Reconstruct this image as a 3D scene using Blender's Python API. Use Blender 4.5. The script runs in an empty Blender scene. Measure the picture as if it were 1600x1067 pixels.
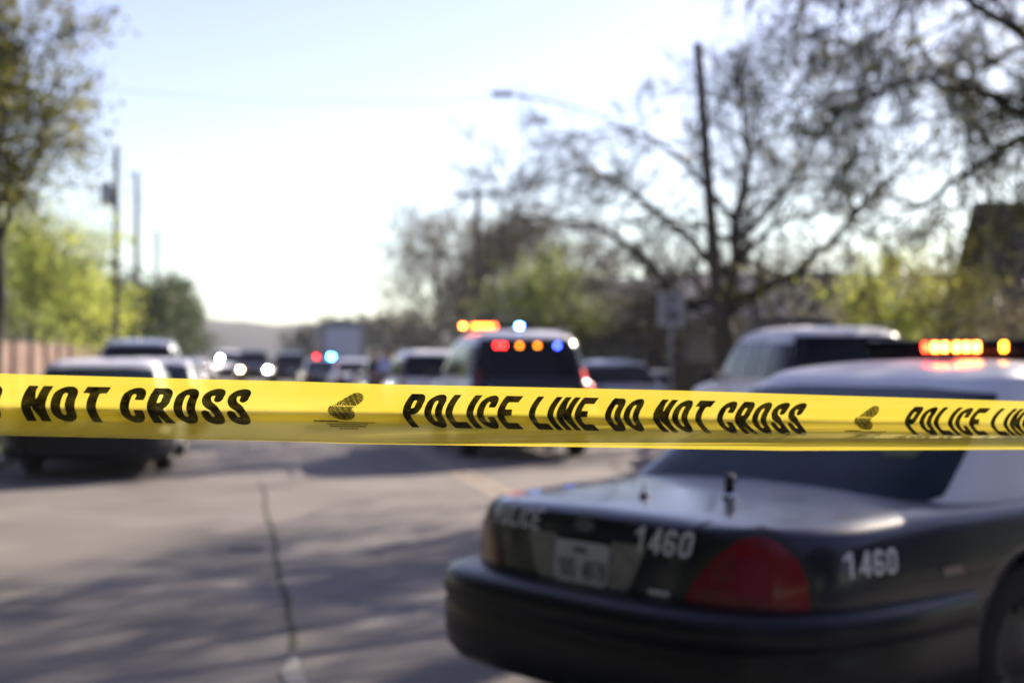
import bpy, bmesh, math, random
import numpy as np
from mathutils import Vector, Matrix
from mathutils.bvhtree import BVHTree
R = math.radians
PI = math.pi
scene = bpy.context.scene
col = scene.collection

# ------------------------------------------------------------------ camera, sky, sun, exposure
FPX, HZ, CAMH = 2200.0, 558.0, 1.5          # focal length in pixels of a 1600 px wide picture, horizon row, eye height
YAW = math.atan(422 / FPX)                   # the street (world +Y) runs to the left of the view axis
cam_data = bpy.data.cameras.new('camera')
cam = bpy.data.objects.new('camera', cam_data); col.objects.link(cam)
cam_data.sensor_width = 36; cam_data.lens = FPX / 1600 * 36
cam_data.shift_y = (HZ - 533.5) / 1600
cam_data.clip_start = 0.05; cam_data.clip_end = 5000
cam.location = (0, 0, CAMH); cam.rotation_euler = (R(90), 0, -YAW)
cam_data.dof.use_dof = True
cam_data.dof.focus_distance = 1.66
cam_data.dof.aperture_fstop = 3.75
scene.camera = cam

SUN_AZ, SUN_EL = R(44), R(25)                # clockwise from +Y
w = bpy.data.worlds.new('World'); scene.world = w; w.use_nodes = True
nt = w.node_tree; nt.nodes.clear()
sky = nt.nodes.new('ShaderNodeTexSky'); sky.sky_type = 'NISHITA'; sky.sun_disc = False
sky.sun_elevation = SUN_EL; sky.sun_rotation = SUN_AZ
sky.air_density = 1.0; sky.dust_density = 0.25; sky.ozone_density = 1.6
bg = nt.nodes.new('ShaderNodeBackground'); bg.inputs[1].default_value = 0.084
wo = nt.nodes.new('ShaderNodeOutputWorld')
hs = nt.nodes.new('ShaderNodeHueSaturation'); hs.inputs['Saturation'].default_value = .86; hs.inputs['Hue'].default_value = .535
nt.links.new(sky.outputs[0], hs.inputs['Color']); nt.links.new(hs.outputs[0], bg.inputs[0]); nt.links.new(bg.outputs[0], wo.inputs[0])
sd = bpy.data.lights.new('sun', 'SUN'); sd.energy = 5.0; sd.angle = R(0.55); sd.color = (1.0, 0.85, 0.69)
sun = bpy.data.objects.new('sun', sd); col.objects.link(sun)
sdir = Vector((math.sin(SUN_AZ) * math.cos(SUN_EL), math.cos(SUN_AZ) * math.cos(SUN_EL), math.sin(SUN_EL)))
sun.rotation_euler = sdir.to_track_quat('Z', 'Y').to_euler()
scene.view_settings.view_transform = 'Standard'
try: scene.view_settings.look = 'None'
except Exception: pass
scene.view_settings.gamma = 1
scene.view_settings.exposure = 1.27

# ------------------------------------------------------------------ helpers
def c2w(X, Y, Z=0.0):
    c, s = math.cos(YAW), math.sin(YAW)
    return Vector((X * c + Y * s, -X * s + Y * c, Z))
def pix(px, py, D):
    """the point D metres ahead of the camera that is seen at this spot of the photograph"""
    return c2w((px - 800) / FPX * D, D, CAMH - (py - HZ) / FPX * D)

def tag(o, label=None, cat=None, group=None, kind=None):
    if label: o['label'] = label
    if cat: o['category'] = cat
    if group: o['group'] = group
    if kind: o['kind'] = kind
    return o
def empty(name, loc=(0, 0, 0), rz=0):
    o = bpy.data.objects.new(name, None); col.objects.link(o)
    o.empty_display_size = 0.2; o.location = loc; o.rotation_euler = (0, 0, rz); return o
def link(name, me, m=None, parent=None, smooth=False):
    if m is not None:
        ms = m if isinstance(m, (list, tuple)) else [m]
        if not me.materials:
            for x in ms: me.materials.append(x)
    if smooth:
        me.polygons.foreach_set('use_smooth', [True] * len(me.polygons))
    o = bpy.data.objects.new(name, me); col.objects.link(o)
    if parent: o.parent = parent
    return o
def mesh(name, v, f, m=None, parent=None, smooth=False):
    me = bpy.data.meshes.new(name); me.from_pydata([tuple(map(float, p)) for p in v], [], f); me.update()
    return link(name, me, m, parent, smooth)
def copy_tree(o, parent=None):
    c = o.copy(); col.objects.link(c); c.parent = parent
    for ch in [x for x in bpy.data.objects if x.parent == o]: copy_tree(ch, c)
    return c

class MB:
    """collects shapes for one mesh"""
    def __init__(s): s.v = []; s.f = []; s.mi = []; s.m = 0
    def add(s, v, f):
        n = len(s.v); s.v += [tuple(p) for p in v]; s.f += [tuple(i + n for i in q) for q in f]; s.mi += [s.m] * len(f)
    def box(s, c, d, rz=0, bev=0, rx=0):
        bm = bmesh.new(); bmesh.ops.create_cube(bm, size=1)
        for v in bm.verts: v.co = Vector((v.co.x * d[0], v.co.y * d[1], v.co.z * d[2]))
        if bev: bmesh.ops.bevel(bm, geom=bm.edges[:], offset=bev, segments=2, affect='EDGES', profile=0.6)
        M = Matrix.Translation(Vector(c)) @ Matrix.Rotation(rz, 4, 'Z') @ Matrix.Rotation(rx, 4, 'X')
        bm.verts.index_update()
        s.add([tuple(M @ v.co) for v in bm.verts], [tuple(v.index for v in f.verts) for f in bm.faces]); bm.free(); return s
    def tube(s, pts, r, n=8, cap=True):
        pts = [Vector(p) for p in pts]
        if not isinstance(r, (list, tuple)): r = [r] * len(pts)
        up = Vector((0.13, 0.31, 0.94)); V = []; F = []
        for i, p in enumerate(pts):
            d = (pts[min(i + 1, len(pts) - 1)] - pts[max(i - 1, 0)]).normalized()
            a = d.cross(up)
            if a.length < 1e-3: a = d.cross(Vector((1, 0, 0)))
            a.normalize(); b = d.cross(a)
            for k in range(n):
                t = 2 * PI * k / n; V.append(tuple(p + (a * math.cos(t) + b * math.sin(t)) * r[i]))
        for i in range(len(pts) - 1):
            for k in range(n):
                k2 = (k + 1) % n; F.append((i * n + k, i * n + k2, (i + 1) * n + k2, (i + 1) * n + k))
        if cap: F.append(tuple(range(n - 1, -1, -1))); F.append(tuple((len(pts) - 1) * n + k for k in range(n)))
        s.add(V, F); return s
    def lathe(s, prof, c, axis='Z', n=24):
        V = []; F = []; m = len(prof)
        for k in range(n):
            t = 2 * PI * k / n
            for (r, h) in prof:
                q = (r * math.cos(t), r * math.sin(t), h)
                if axis == 'X': q = (q[2], q[0], q[1])
                if axis == 'Y': q = (q[0], q[2], q[1])
                V.append((q[0] + c[0], q[1] + c[1], q[2] + c[2]))
        for k in range(n):
            for j in range(m - 1):
                a = k * m + j; b = ((k + 1) % n) * m + j; F.append((a, b, b + 1, a + 1))
        s.add(V, F); return s
    def build(s, name, m=None, parent=None, smooth=False):
        o = mesh(name, s.v, s.f, m, parent, smooth)
        if isinstance(m, (list, tuple)): o.data.polygons.foreach_set('material_index', s.mi)
        return o

def mat(name, c, rough=0.6, metal=0.0, c2=None, scale=5.0, bump=0.0, coat=0.0, spec=0.5, bscale=None, detail=6.0, lo=0.35, hi=0.65):
    m = bpy.data.materials.new(name); m.use_nodes = True; n = m.node_tree; b = n.nodes['Principled BSDF']
    b.inputs['Base Color'].default_value = (*c, 1); b.inputs['Roughness'].default_value = rough
    b.inputs['Metallic'].default_value = metal; b.inputs['Coat Weight'].default_value = coat
    b.inputs['Coat Roughness'].default_value = 0.04
    b.inputs['Specular IOR Level'].default_value = spec
    tc = n.nodes.new('ShaderNodeTexCoord')
    if c2 is not None:
        nz = n.nodes.new('ShaderNodeTexNoise'); nz.inputs['Scale'].default_value = scale; nz.inputs['Detail'].default_value = detail
        rp = n.nodes.new('ShaderNodeValToRGB')
        rp.color_ramp.elements[0].color = (*c, 1); rp.color_ramp.elements[1].color = (*c2, 1)
        rp.color_ramp.elements[0].position = lo; rp.color_ramp.elements[1].position = hi
        n.links.new(tc.outputs['Object'], nz.inputs['Vector']); n.links.new(nz.outputs['Fac'], rp.inputs[0]); n.links.new(rp.outputs[0], b.inputs['Base Color'])
    if bump:
        nb = n.nodes.new('ShaderNodeTexNoise'); nb.inputs['Scale'].default_value = bscale or scale * 6; nb.inputs['Detail'].default_value = 8
        bp = n.nodes.new('ShaderNodeBump'); bp.inputs['Strength'].default_value = bump; bp.inputs['Distance'].default_value = 0.02
        n.links.new(tc.outputs['Object'], nb.inputs['Vector']); n.links.new(nb.outputs['Fac'], bp.inputs['Height']); n.links.new(bp.outputs[0], b.inputs['Normal'])
    return m
def emat(name, c, s):
    m = bpy.data.materials.new(name); m.use_nodes = True; b = m.node_tree.nodes['Principled BSDF']
    b.inputs['Base Color'].default_value = (*c, 1); b.inputs['Emission Color'].default_value = (*c, 1); b.inputs['Emission Strength'].default_value = s
    return m
def leafmat(name, c, c2, scale=1.2, trans=0.45):
    m = bpy.data.materials.new(name); m.use_nodes = True; n = m.node_tree; n.nodes.clear()
    out = n.nodes.new('ShaderNodeOutputMaterial'); tc = n.nodes.new('ShaderNodeTexCoord')
    nz = n.nodes.new('ShaderNodeTexNoise'); nz.inputs['Scale'].default_value = scale; nz.inputs['Detail'].default_value = 8
    rp = n.nodes.new('ShaderNodeValToRGB'); rp.color_ramp.elements[0].color = (*c, 1); rp.color_ramp.elements[1].color = (*c2, 1)
    rp.color_ramp.elements[0].position = .38; rp.color_ramp.elements[1].position = .62
    d = n.nodes.new('ShaderNodeBsdfPrincipled'); d.inputs['Roughness'].default_value = .55
    t = n.nodes.new('ShaderNodeBsdfTranslucent'); mx = n.nodes.new('ShaderNodeMixShader'); mx.inputs[0].default_value = trans
    n.links.new(tc.outputs['Object'], nz.inputs['Vector']); n.links.new(nz.outputs['Fac'], rp.inputs[0])
    n.links.new(rp.outputs[0], d.inputs['Base Color']); n.links.new(rp.outputs[0], t.inputs['Color'])
    n.links.new(d.outputs[0], mx.inputs[1]); n.links.new(t.outputs[0], mx.inputs[2]); n.links.new(mx.outputs[0], out.inputs[0])
    return m

M = {}
M['white'] = mat('white_paint', (.80, .81, .84), .40, coat=.25, c2=(.74, .75, .78), scale=3)
M['black'] = mat('black_paint', (.005, .009, .022), .30, coat=.6, c2=(.008, .013, .028), scale=6, spec=.35)
M['black'].node_tree.nodes['Principled BSDF'].inputs['Coat Roughness'].default_value = .10
M['silver'] = mat('silver_paint', (.42, .44, .48), .3, metal=.5, coat=.7)
M['gray'] = mat('gray_paint', (.16, .17, .19), .3, metal=.3, coat=.7)
M['navy'] = mat('dark_blue_paint', (.010, .014, .028), .28, coat=.35, spec=.35)
M['bumper'] = mat('bumper_plastic', (.008, .010, .015), .36, coat=.05, c2=(.009, .011, .017), scale=9, spec=.25)
M['trim'] = mat('black_trim', (.010, .010, .012), .45, c2=(.016, .016, .018), scale=20)
M['well'] = mat('wheel_well', (.008, .008, .009), .9)
M['glass'] = mat('tinted_glass', (.005, .008, .014), .08, spec=.22)
M['glassgreen'] = mat('rear_window_glass', (.006, .018, .030), .10, spec=.14, c2=(.010, .030, .044), scale=3)
M['tyre'] = mat('tyre_rubber', (.016, .016, .017), .85, c2=(.024, .023, .022), scale=15, bump=.2)
M['rim'] = mat('steel_rim', (.07, .07, .075), .45, metal=.6)
M['chrome'] = mat('chrome', (.7, .7, .72), .12, metal=1)
M['redlens'] = mat('red_lens', (.24, .004, .016), .30, coat=.2, c2=(.15, .004, .014), scale=14, spec=.25)
M['reddark'] = mat('dark_red_lens', (.20, .010, .035), .3, coat=.05, spec=.3)
M['redlens2'] = mat('deep_red_lens', (.20, .006, .022), .3, coat=.1, c2=(.12, .005, .015), scale=30)  # slightly deeper red for the lower and inner lens panels
M['amberlens'] = mat('amber_lens', (.6, .22, .03), .2, coat=.6)
M['clear'] = mat('clear_lens', (.6, .6, .62), .12, coat=.8)
M['reflector'] = mat('silver_reflector', (.30, .30, .29), .45, metal=.2, c2=(.22, .22, .21), scale=30)
M['letter'] = mat('grey_lettering', (.74, .76, .78), .5, c2=(.62, .64, .67), scale=40)
M['faint'] = mat('faint_lettering', (.10, .11, .13), .5)
M['plate'] = mat('plate_white', (.55, .58, .60), .5, c2=(.48, .51, .54), scale=30)
M['plateink'] = mat('plate_ink', (.03, .06, .12), .5)
M['lred'] = emat('lamp_red', (1, .05, .01), 30)
M['lredhot'] = emat('lamp_red_bright', (1, .15, .015), 50)
M['nred'] = emat('bar_lamp_red', (1, .03, .01), 14); M['nhot'] = emat('bar_lamp_red_lit', (1, .10, .012), 45); M['nora'] = emat('bar_lamp_amber', (1, .25, .01), 16)
M['lorange'] = emat('lamp_amber', (1, .13, .01), 24)
M['lredw'] = emat('lamp_window_red', (1, .012, .01), 30)
M['lorangew'] = emat('lamp_window_amber', (1, .22, .01), 8)
M['lbluew'] = emat('lamp_window_blue', (.03, .05, 1), 30)
M['lblue'] = emat('lamp_blue', (.10, .32, 1), 60)
M['lcyan'] = emat('lamp_cyan', (.05, .5, 1), 130)
M['lwhite'] = emat('headlamp_lit', (1, .93, .80), 260)
M['lwarm'] = emat('headlamp_warm', (1, .55, .25), 90)
M['lglint'] = emat('headlamp_white', (1, .97, .95), 160)

# ------------------------------------------------------------------ flat shapes from signed distances
def sdbox(X, Y, x0, y0, x1, y1):
    dx = np.abs(X - (x0 + x1) / 2) - (x1 - x0) / 2; dy = np.abs(Y - (y0 + y1) / 2) - (y1 - y0) / 2
    return np.maximum(dx, dy)
def sdrr(X, Y, x0, y0, x1, y1, r):
    dx = np.abs(X - (x0 + x1) / 2) - (x1 - x0) / 2 + r; dy = np.abs(Y - (y0 + y1) / 2) - (y1 - y0) / 2 + r
    return np.hypot(np.maximum(dx, 0), np.maximum(dy, 0)) + np.minimum(np.maximum(dx, dy), 0) - r
def ring(X, Y, x0, y0, x1, y1, r, th, tv):
    return np.maximum(sdrr(X, Y, x0, y0, x1, y1, r), -sdrr(X, Y, x0 + th, y0 + tv, x1 - th, y1 - tv, max(r - th, .03)))
def sdseg(X, Y, ax, ay, bx, by, th):
    dx, dy = bx - ax, by - ay; L = math.hypot(dx, dy); ux, uy = dx / L, dy / L
    px, py = X - (ax + bx) / 2, Y - (ay + by) / 2
    return np.maximum(np.abs(px * ux + py * uy) - L / 2, np.abs(-px * uy + py * ux) - th / 2)
def sdpoly(X, Y, P, r=0.0):
    P = np.array(P, float); d = np.full(X.shape, 1e9); s = np.ones(X.shape); n = len(P)
    for i in range(n):
        a = P[i]; b = P[i - 1]; e = b - a; wx = X - a[0]; wy = Y - a[1]
        t = np.clip((wx * e[0] + wy * e[1]) / (e @ e), 0, 1)
        d = np.minimum(d, (wx - e[0] * t) ** 2 + (wy - e[1] * t) ** 2)
        c1 = Y >= a[1]; c2 = Y < b[1]; c3 = e[0] * wy > e[1] * wx
        flip = (c1 & c2 & c3) | (~c1 & ~c2 & ~c3); s = np.where(flip, -s, s)
    return s * np.sqrt(d) - r
mn = np.minimum; mx_ = np.maximum
def glyph(ch, X, Y, W, t):
    v = t * .9      # thickness of horizontal strokes
    r = .26
    box = lambda *a: sdbox(X, Y, *a)
    if ch in 'O0': return ring(X, Y, 0, 0, W, 1, r, t, v)
    if ch == 'I': return box(0, 0, t, 1)
    if ch == '1': return mn(box(W * .45, 0, W * .45 + t, 1), sdseg(X, Y, W * .02, .70, W * .62, .97, v))
    if ch == 'L': return mn(box(0, 0, t, 1), box(0, 0, W, v))
    if ch == 'E': return mn(mn(box(0, 0, t, 1), box(0, 0, W, v)), mn(box(0, 1 - v, W, 1), box(0, .5 - v / 2, W * .86, .5 + v / 2)))
    if ch == 'F': return mn(box(0, 0, t, 1), mn(box(0, 1 - v, W, 1), box(0, .5 - v / 2, W * .86, .5 + v / 2)))
    if ch == 'T': return mn(box(W / 2 - t / 2, 0, W / 2 + t / 2, 1), box(0, 1 - v, W, 1))
    if ch == 'N': return mn(mn(box(0, 0, t, 1), box(W - t, 0, W, 1)), mx_(sdseg(X, Y, t * .4, 1.05, W - t * .4, -.05, t * .62), box(0, 0, W, 1)))
    if ch == 'M': return mn(mn(box(0, 0, t, 1), box(W - t, 0, W, 1)), mx_(mn(sdseg(X, Y, t * .5, 1.05, W / 2, .2, t * .8), sdseg(X, Y, W - t * .5, 1.05, W / 2, .2, t * .8)), box(0, 0, W, 1)))
    if ch == 'C': return mx_(ring(X, Y, 0, 0, W, 1, r, t, v), -box(W - t - .06, .36, W + .2, .64))
    if ch == 'D': return mn(box(0, 0, t, 1), mx_(ring(X, Y, -.5, 0, W, 1, r, t, v), box(0, -.1, 2, 1.1)))
    if ch == 'P': return mn(box(0, 0, t, 1), mx_(ring(X, Y, -.5, .38, W, 1, r, t, v), box(0, -.1, 2, 1.1)))
    if ch == 'R': return mn(glyph('P', X, Y, W, t), mx_(sdseg(X, Y, W * .45, .52, W - t * .5, -.05, t), box(0, 0, W + .1, .6)))
    if ch == 'S':
        C_ = catmull([(W - t * .55, .72), (W - t * .62, .86), (W * .5, .905), (t * .62, .85), (t * .52, .72), (W * .36, .56), (W * .66, .44), (W - t * .5, .28), (W - t * .6, .14), (W * .5, .095), (t * .62, .14), (t * .55, .28)], 4)
        d = np.full(X.shape, 9.)
        for p_, q_ in zip(C_[:-1], C_[1:]):
            e_ = q_ - p_; u_ = np.clip(((X - p_[0]) * e_[0] + (Y - p_[1]) * e_[1]) / (e_ @ e_), 0, 1)
            d = np.minimum(d, np.hypot(X - p_[0] - e_[0] * u_, Y - p_[1] - e_[1] * u_))
        return d - t * .5
    if ch == '5':
        a = mx_(ring(X, Y, 0, .5 - v / 2, W, 1, r, t, v), -box(W - t - .08, .5 + v / 2 - .01, W + .2, .70))
        a = mx_(a, -box(W * .55, .5 - v / 2 - .1, W + .2, .5))
        b = mx_(ring(X, Y, 0, 0, W, .5 + v / 2, r, t, v), -box(-.2, .30, t + .08, .5 - v / 2 + .01))
        b = mx_(b, -box(-.2, .5, W * .45, .5 + v / 2 + .1))
        return mn(a, b)
    if ch in '68B': 
        b = ring(X, Y, 0, 0, W, .5 + v / 2, r if ch != 'B' else .12, t, v)
        a = ring(X, Y, 0, 0 if ch == '6' else .5 - v / 2, W, 1, r if ch != 'B' else .12, t, v)
        if ch == '6': a = mx_(a, -box(W - t - .08, .3, W + .2, .72))
        return mn(a, b)
    if ch == '4': return mn(mn(box(W - t * 1.25, 0, W - t * .25, 1), box(0, .2, W + .05, .2 + v)), mx_(sdseg(X, Y, t * .35, .2, W - t * .8, 1.0, t * .85), box(0, .2, W, 1)))
    if ch == '7': return mn(box(0, 1 - v, W, 1), mx_(sdseg(X, Y, W - t * .55, 1, W * .3, -.05, t), box(0, 0, W, 1)))
    if ch in '3': return mx_(mn(ring(X, Y, 0, 0, W, .5 + v / 2, r, t, v), ring(X, Y, 0, .5 - v / 2, W, 1, r, t, v)), -box(-.1, .26, t + .06, .74))
    if ch == 'H': return mn(mn(box(0, 0, t, 1), box(W - t, 0, W, 1)), box(0, .5 - v / 2, W, .5 + v / 2))
    if ch == 'A': return mn(mn(sdseg(X, Y, t / 2, 0, W / 2, 1, t), sdseg(X, Y, W - t / 2, 0, W / 2, 1, t)), box(t, .22, W - t, .22 + v))
    if ch == '-': return box(0, .42, W * .8, .42 + v)
    return box(0, 0, W, 1)
def march(fn, x0, y0, x1, y1, cell):
    nx = max(2, int(math.ceil((x1 - x0) / cell))); ny = max(2, int(math.ceil((y1 - y0) / cell)))
    xs = np.linspace(x0, x1, nx + 1); ys = np.linspace(y0, y1, ny + 1)
    X, Y = np.meshgrid(xs, ys); S = fn(X, Y); S = np.where(np.abs(S) < 1e-7, 1e-7, S)
    V = []; F = []; K = {}
    def vid(key, p):
        if key not in K: K[key] = len(V); V.append(p)
        return K[key]
    for j in range(ny):
        for i in range(nx):
            c = [(i, j), (i + 1, j), (i + 1, j + 1), (i, j + 1)]; s = [S[b, a] for a, b in c]
            if min(s) >= 0: continue
            poly = []
            for k in range(4):
                a, b = c[k], c[(k + 1) % 4]; sa, sb = s[k], s[(k + 1) % 4]
                if sa < 0: poly.append(vid(a, (xs[a[0]], ys[a[1]])))
                if (sa < 0) != (sb < 0):
                    t = sa / (sa - sb); key = (min(a, b), max(a, b))
                    poly.append(vid(key, (xs[a[0]] + (xs[b[0]] - xs[a[0]]) * t, ys[a[1]] + (ys[b[1]] - ys[a[1]]) * t)))
            if len(poly) >= 3: F.append(tuple(poly))
    return V, F
def text_flat(s, h=1.0, W=.52, t=.2, gap=.10, cell=.045, slant=0.0, space=.32):
    """returns 2D verts and faces of a word, its lower left at 0,0, and its length"""
    V = []; F = []; x = 0
    for ch in s:
        if ch == ' ': x += space; continue
        wd = t if ch == 'I' else (W * 1.3 if ch == 'M' else W)
        v, f = march(lambda X, Y: glyph(ch, X, Y, wd, t), -.03, -.03, wd + .12, 1.03, cell)
        n = len(V); V += [(x + a + slant * b, b) for a, b in v]; F += [tuple(i + n for i in q) for q in f]
        x += wd + gap
    return [(a * h, b * h) for a, b in V], F, (x - gap) * h

# ------------------------------------------------------------------ cars
def catmull(P, sub):
    P = np.array(P, float); Q = np.vstack([2 * P[0] - P[1], P, 2 * P[-1] - P[-2]]); out = []
    for i in range(1, len(Q) - 2):
        for k in range(sub):
            t = k / sub
            out.append(.5 * ((2 * Q[i]) + (-Q[i - 1] + Q[i + 1]) * t + (2 * Q[i - 1] - 5 * Q[i] + 4 * Q[i + 1] - Q[i + 2]) * t * t + (-Q[i - 1] + 3 * Q[i] - 3 * Q[i + 1] + Q[i + 2]) * t ** 3))
    out.append(P[-1]); return np.array(out)
def loft_body(sp):
    """lower body: sections across the car, closed round at both ends"""
    L, W = sp['L'], sp['W']; yr, yf = sp['rear'], sp['front']
    ang = np.linspace(0, PI / 2, 26)
    ys = list(yr['y0'] + yr['len'] * (1 - np.cos(ang)))
    ys += list(np.linspace(yr['y0'] + yr['len'], L - yf['len'], 40)[1:-1])
    ys += list(L - yf['len'] * (1 - np.cos(ang[::-1])))
    V = []; nloop = None; F = []
    for y in ys:
        if y < yr['y0'] + yr['len']: u = (yr['y0'] + yr['len'] - y) / yr['len']; wf = max(0.0, 1 - u ** yr['n']) ** (1 / yr['n']); e = (y - yr['y0'])
        elif y > L - yf['len']: u = (y - L + yf['len']) / yf['len']; wf = max(0.0, 1 - u ** yf['n']) ** (1 / yf['n']); e = (L - y)
        else: wf = 1; e = 9
        k = [np.interp(y, sp['ky'], sp[q]) for q in ('zb', 'zs', 'zt', 'kw')]
        zb, zs, zt, kw = k; rd = .035 * math.exp(-e / .035)
        zm = sp.get('zm', .60)
        pts = [(0, zb), (.55, zb), (.80, zb + .005), (.93, zb + .05), (.985, zb + .18), (1.0, zm), (.992, zm + (zs - zm) * .55), (.962, zs - .05 - rd), (.90, zs - .004 - rd), (.78, zs + (zt - zs) * .35 - rd), (.45, zs + (zt - zs) * .8 - rd), (0, zt - rd)]
        c = catmull(pts, 4)
        rake = sp.get('rake', 0) * math.exp(-max(0, e) / .5) if y < L / 2 else -sp.get('rakef', 0) * math.exp(-max(0, e) / .5)
        loop = [(x * W / 2 * wf * kw, y + rake * max(0, z - .62), z) for x, z in c]
        loop = loop + [(-a, b, d) for a, b, d in loop[-2:0:-1]]
        nloop = len(loop); V += loop
    for i in range(len(ys) - 1):
        for k in range(nloop):
            k2 = (k + 1) % nloop; F.append((i * nloop + k, i * nloop + k2, (i + 1) * nloop + k2, (i + 1) * nloop + k))
    return clean(V, F)
def clean(V, F):
    bm = bmesh.new(); vs = [bm.verts.new(p) for p in V]
    for f in F:
        try: bm.faces.new([vs[i] for i in f])
        except ValueError: pass
    bmesh.ops.remove_doubles(bm, verts=bm.verts, dist=2e-4)
    bmesh.ops.dissolve_degenerate(bm, edges=bm.edges, dist=1e-5)
    bmesh.ops.recalc_face_normals(bm, faces=bm.faces)
    bm.verts.index_update()
    V = [tuple(v.co) for v in bm.verts]; F = [tuple(v.index for v in f.verts) for f in bm.faces]; bm.free(); return V, F
def loft_cabin(rings, n=5.0, N=64):
    R_ = catmull(rings, 6); V = []; F = []
    for z, y0, y1, hw in R_:
        hw = max(hw, .001); yc = (y0 + y1) / 2; ly = max((y1 - y0) / 2, .001)
        for k in range(N):
            a = 2 * PI * k / N; c, s = math.cos(a), math.sin(a)
            V.append((hw * math.copysign(abs(c) ** (2 / n), c), yc + ly * math.copysign(abs(s) ** (2 / n), s), z - .03 * max(0, z - rings[0][0]) * (abs(s) ** 2)))
    for i in range(len(R_) - 1):
        for k in range(N):
            k2 = (k + 1) % N; F.append((i * N + k, i * N + k2, (i + 1) * N + k2, (i + 1) * N + k))
    return clean(V, F)
class Proj:
    def __init__(s, V, F): s.t = BVHTree.FromPolygons(V, F)
    def cast(s, o, d, off):
        h, n, i, _ = s.t.ray_cast(Vector(o), Vector(d).normalized())
        if h is None: return None
        if n.dot(Vector(d)) > 0: n = -n
        return h + n * off
    def patch(s, name, V2, F2, fn, off, m, parent, thick=0.0):
        V = []; ok = []
        for a, b in V2:
            o, d = fn(a, b); p = s.cast(o, d, off); ok.append(p is not None); V.append(tuple(p) if p is not None else (0, 0, 0))
        F = [f for f in F2 if all(ok[i] for i in f)]
        if not F: return None
        used = sorted({i for f in F for i in f}); idx = {u: k for k, u in enumerate(used)}
        V = [V[i] for i in used]; F = [tuple(idx[i] for i in f) for f in F]
        o = mesh(name, V, F, m, parent, True); return o
from_rear = lambda x, z: ((x, -3, z), (0, 1, 0))
from_front = lambda x, z: ((x, 9, z), (0, -1, 0))
def from_side(sg): return lambda y, z: ((sg * 3, y, z), (-sg, 0, 0))
def round_corner(cx, cy, sg=1):
    return lambda a, z: ((sg * (cx + 2 * math.cos(a)), cy + 2 * math.sin(a), z), (-sg * math.cos(a), -math.sin(a), 0))
def polypatch(P, pts, fn, name, off, m, parent, r=0.0, cell=.03):
    a = np.array(pts); x0, y0 = a.min(0) - r - .01; x1, y1 = a.max(0) + r + .01
    v, f = march(lambda X, Y: sdpoly(X, Y, pts, r), x0, y0, x1, y1, cell)
    return P.patch(name, v, f, fn, off, m, parent)
def textpatch(P, s, x, y, h, fn, name, off, m, parent, mirror=False, slant=.0, W=.52, t=.18, angle=0.0, cell=.06, gap=.1):
    v, f, L = text_flat(s, h, W=W, t=t, slant=slant, cell=cell, gap=gap); sx = -1 if mirror else 1
    ca, sa = math.cos(angle), math.sin(angle)
    v = [(x + sx * (a * ca - b * sa), y + a * sa + b * ca) for a, b in v]
    return P.patch(name, v, f, fn, off, m, parent)
def make_wheel(parent, x, y, r=.345, wd=.225, rimm=None):
    sg = 1 if x > 0 else -1
    t = MB().lathe([(r * .62, -wd / 2), (r * .9, -wd / 2), (r * .985, -wd / 2 + .03), (r, -wd / 4), (r, wd / 4), (r * .985, wd / 2 - .03), (r * .9, wd / 2), (r * .62, wd / 2)], (0, 0, 0), 'X', 32).build('wheel', M['tyre'], parent, True)
    t.location = (x, y, r)
    q = MB().lathe([(r * .62, -wd * .3), (r * .64, wd * .47), (r * .60, wd * .46), (r * .56, wd * .25), (r * .30, wd * .32), (r * .12, wd * .42), (0.001, wd * .42)], (0, 0, 0), 'X', 28)
    for k in range(8):
        a = 2 * PI * k / 8; q.box((wd * .30, math.cos(a) * r * .43, math.sin(a) * r * .43), (.012, .03, .03))
    q = q.build('rim', rimm or M['rim'], t, True)
    if sg < 0: q.rotation_euler = (0, 0, PI)
    return t
PALL = [None, None]
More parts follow.
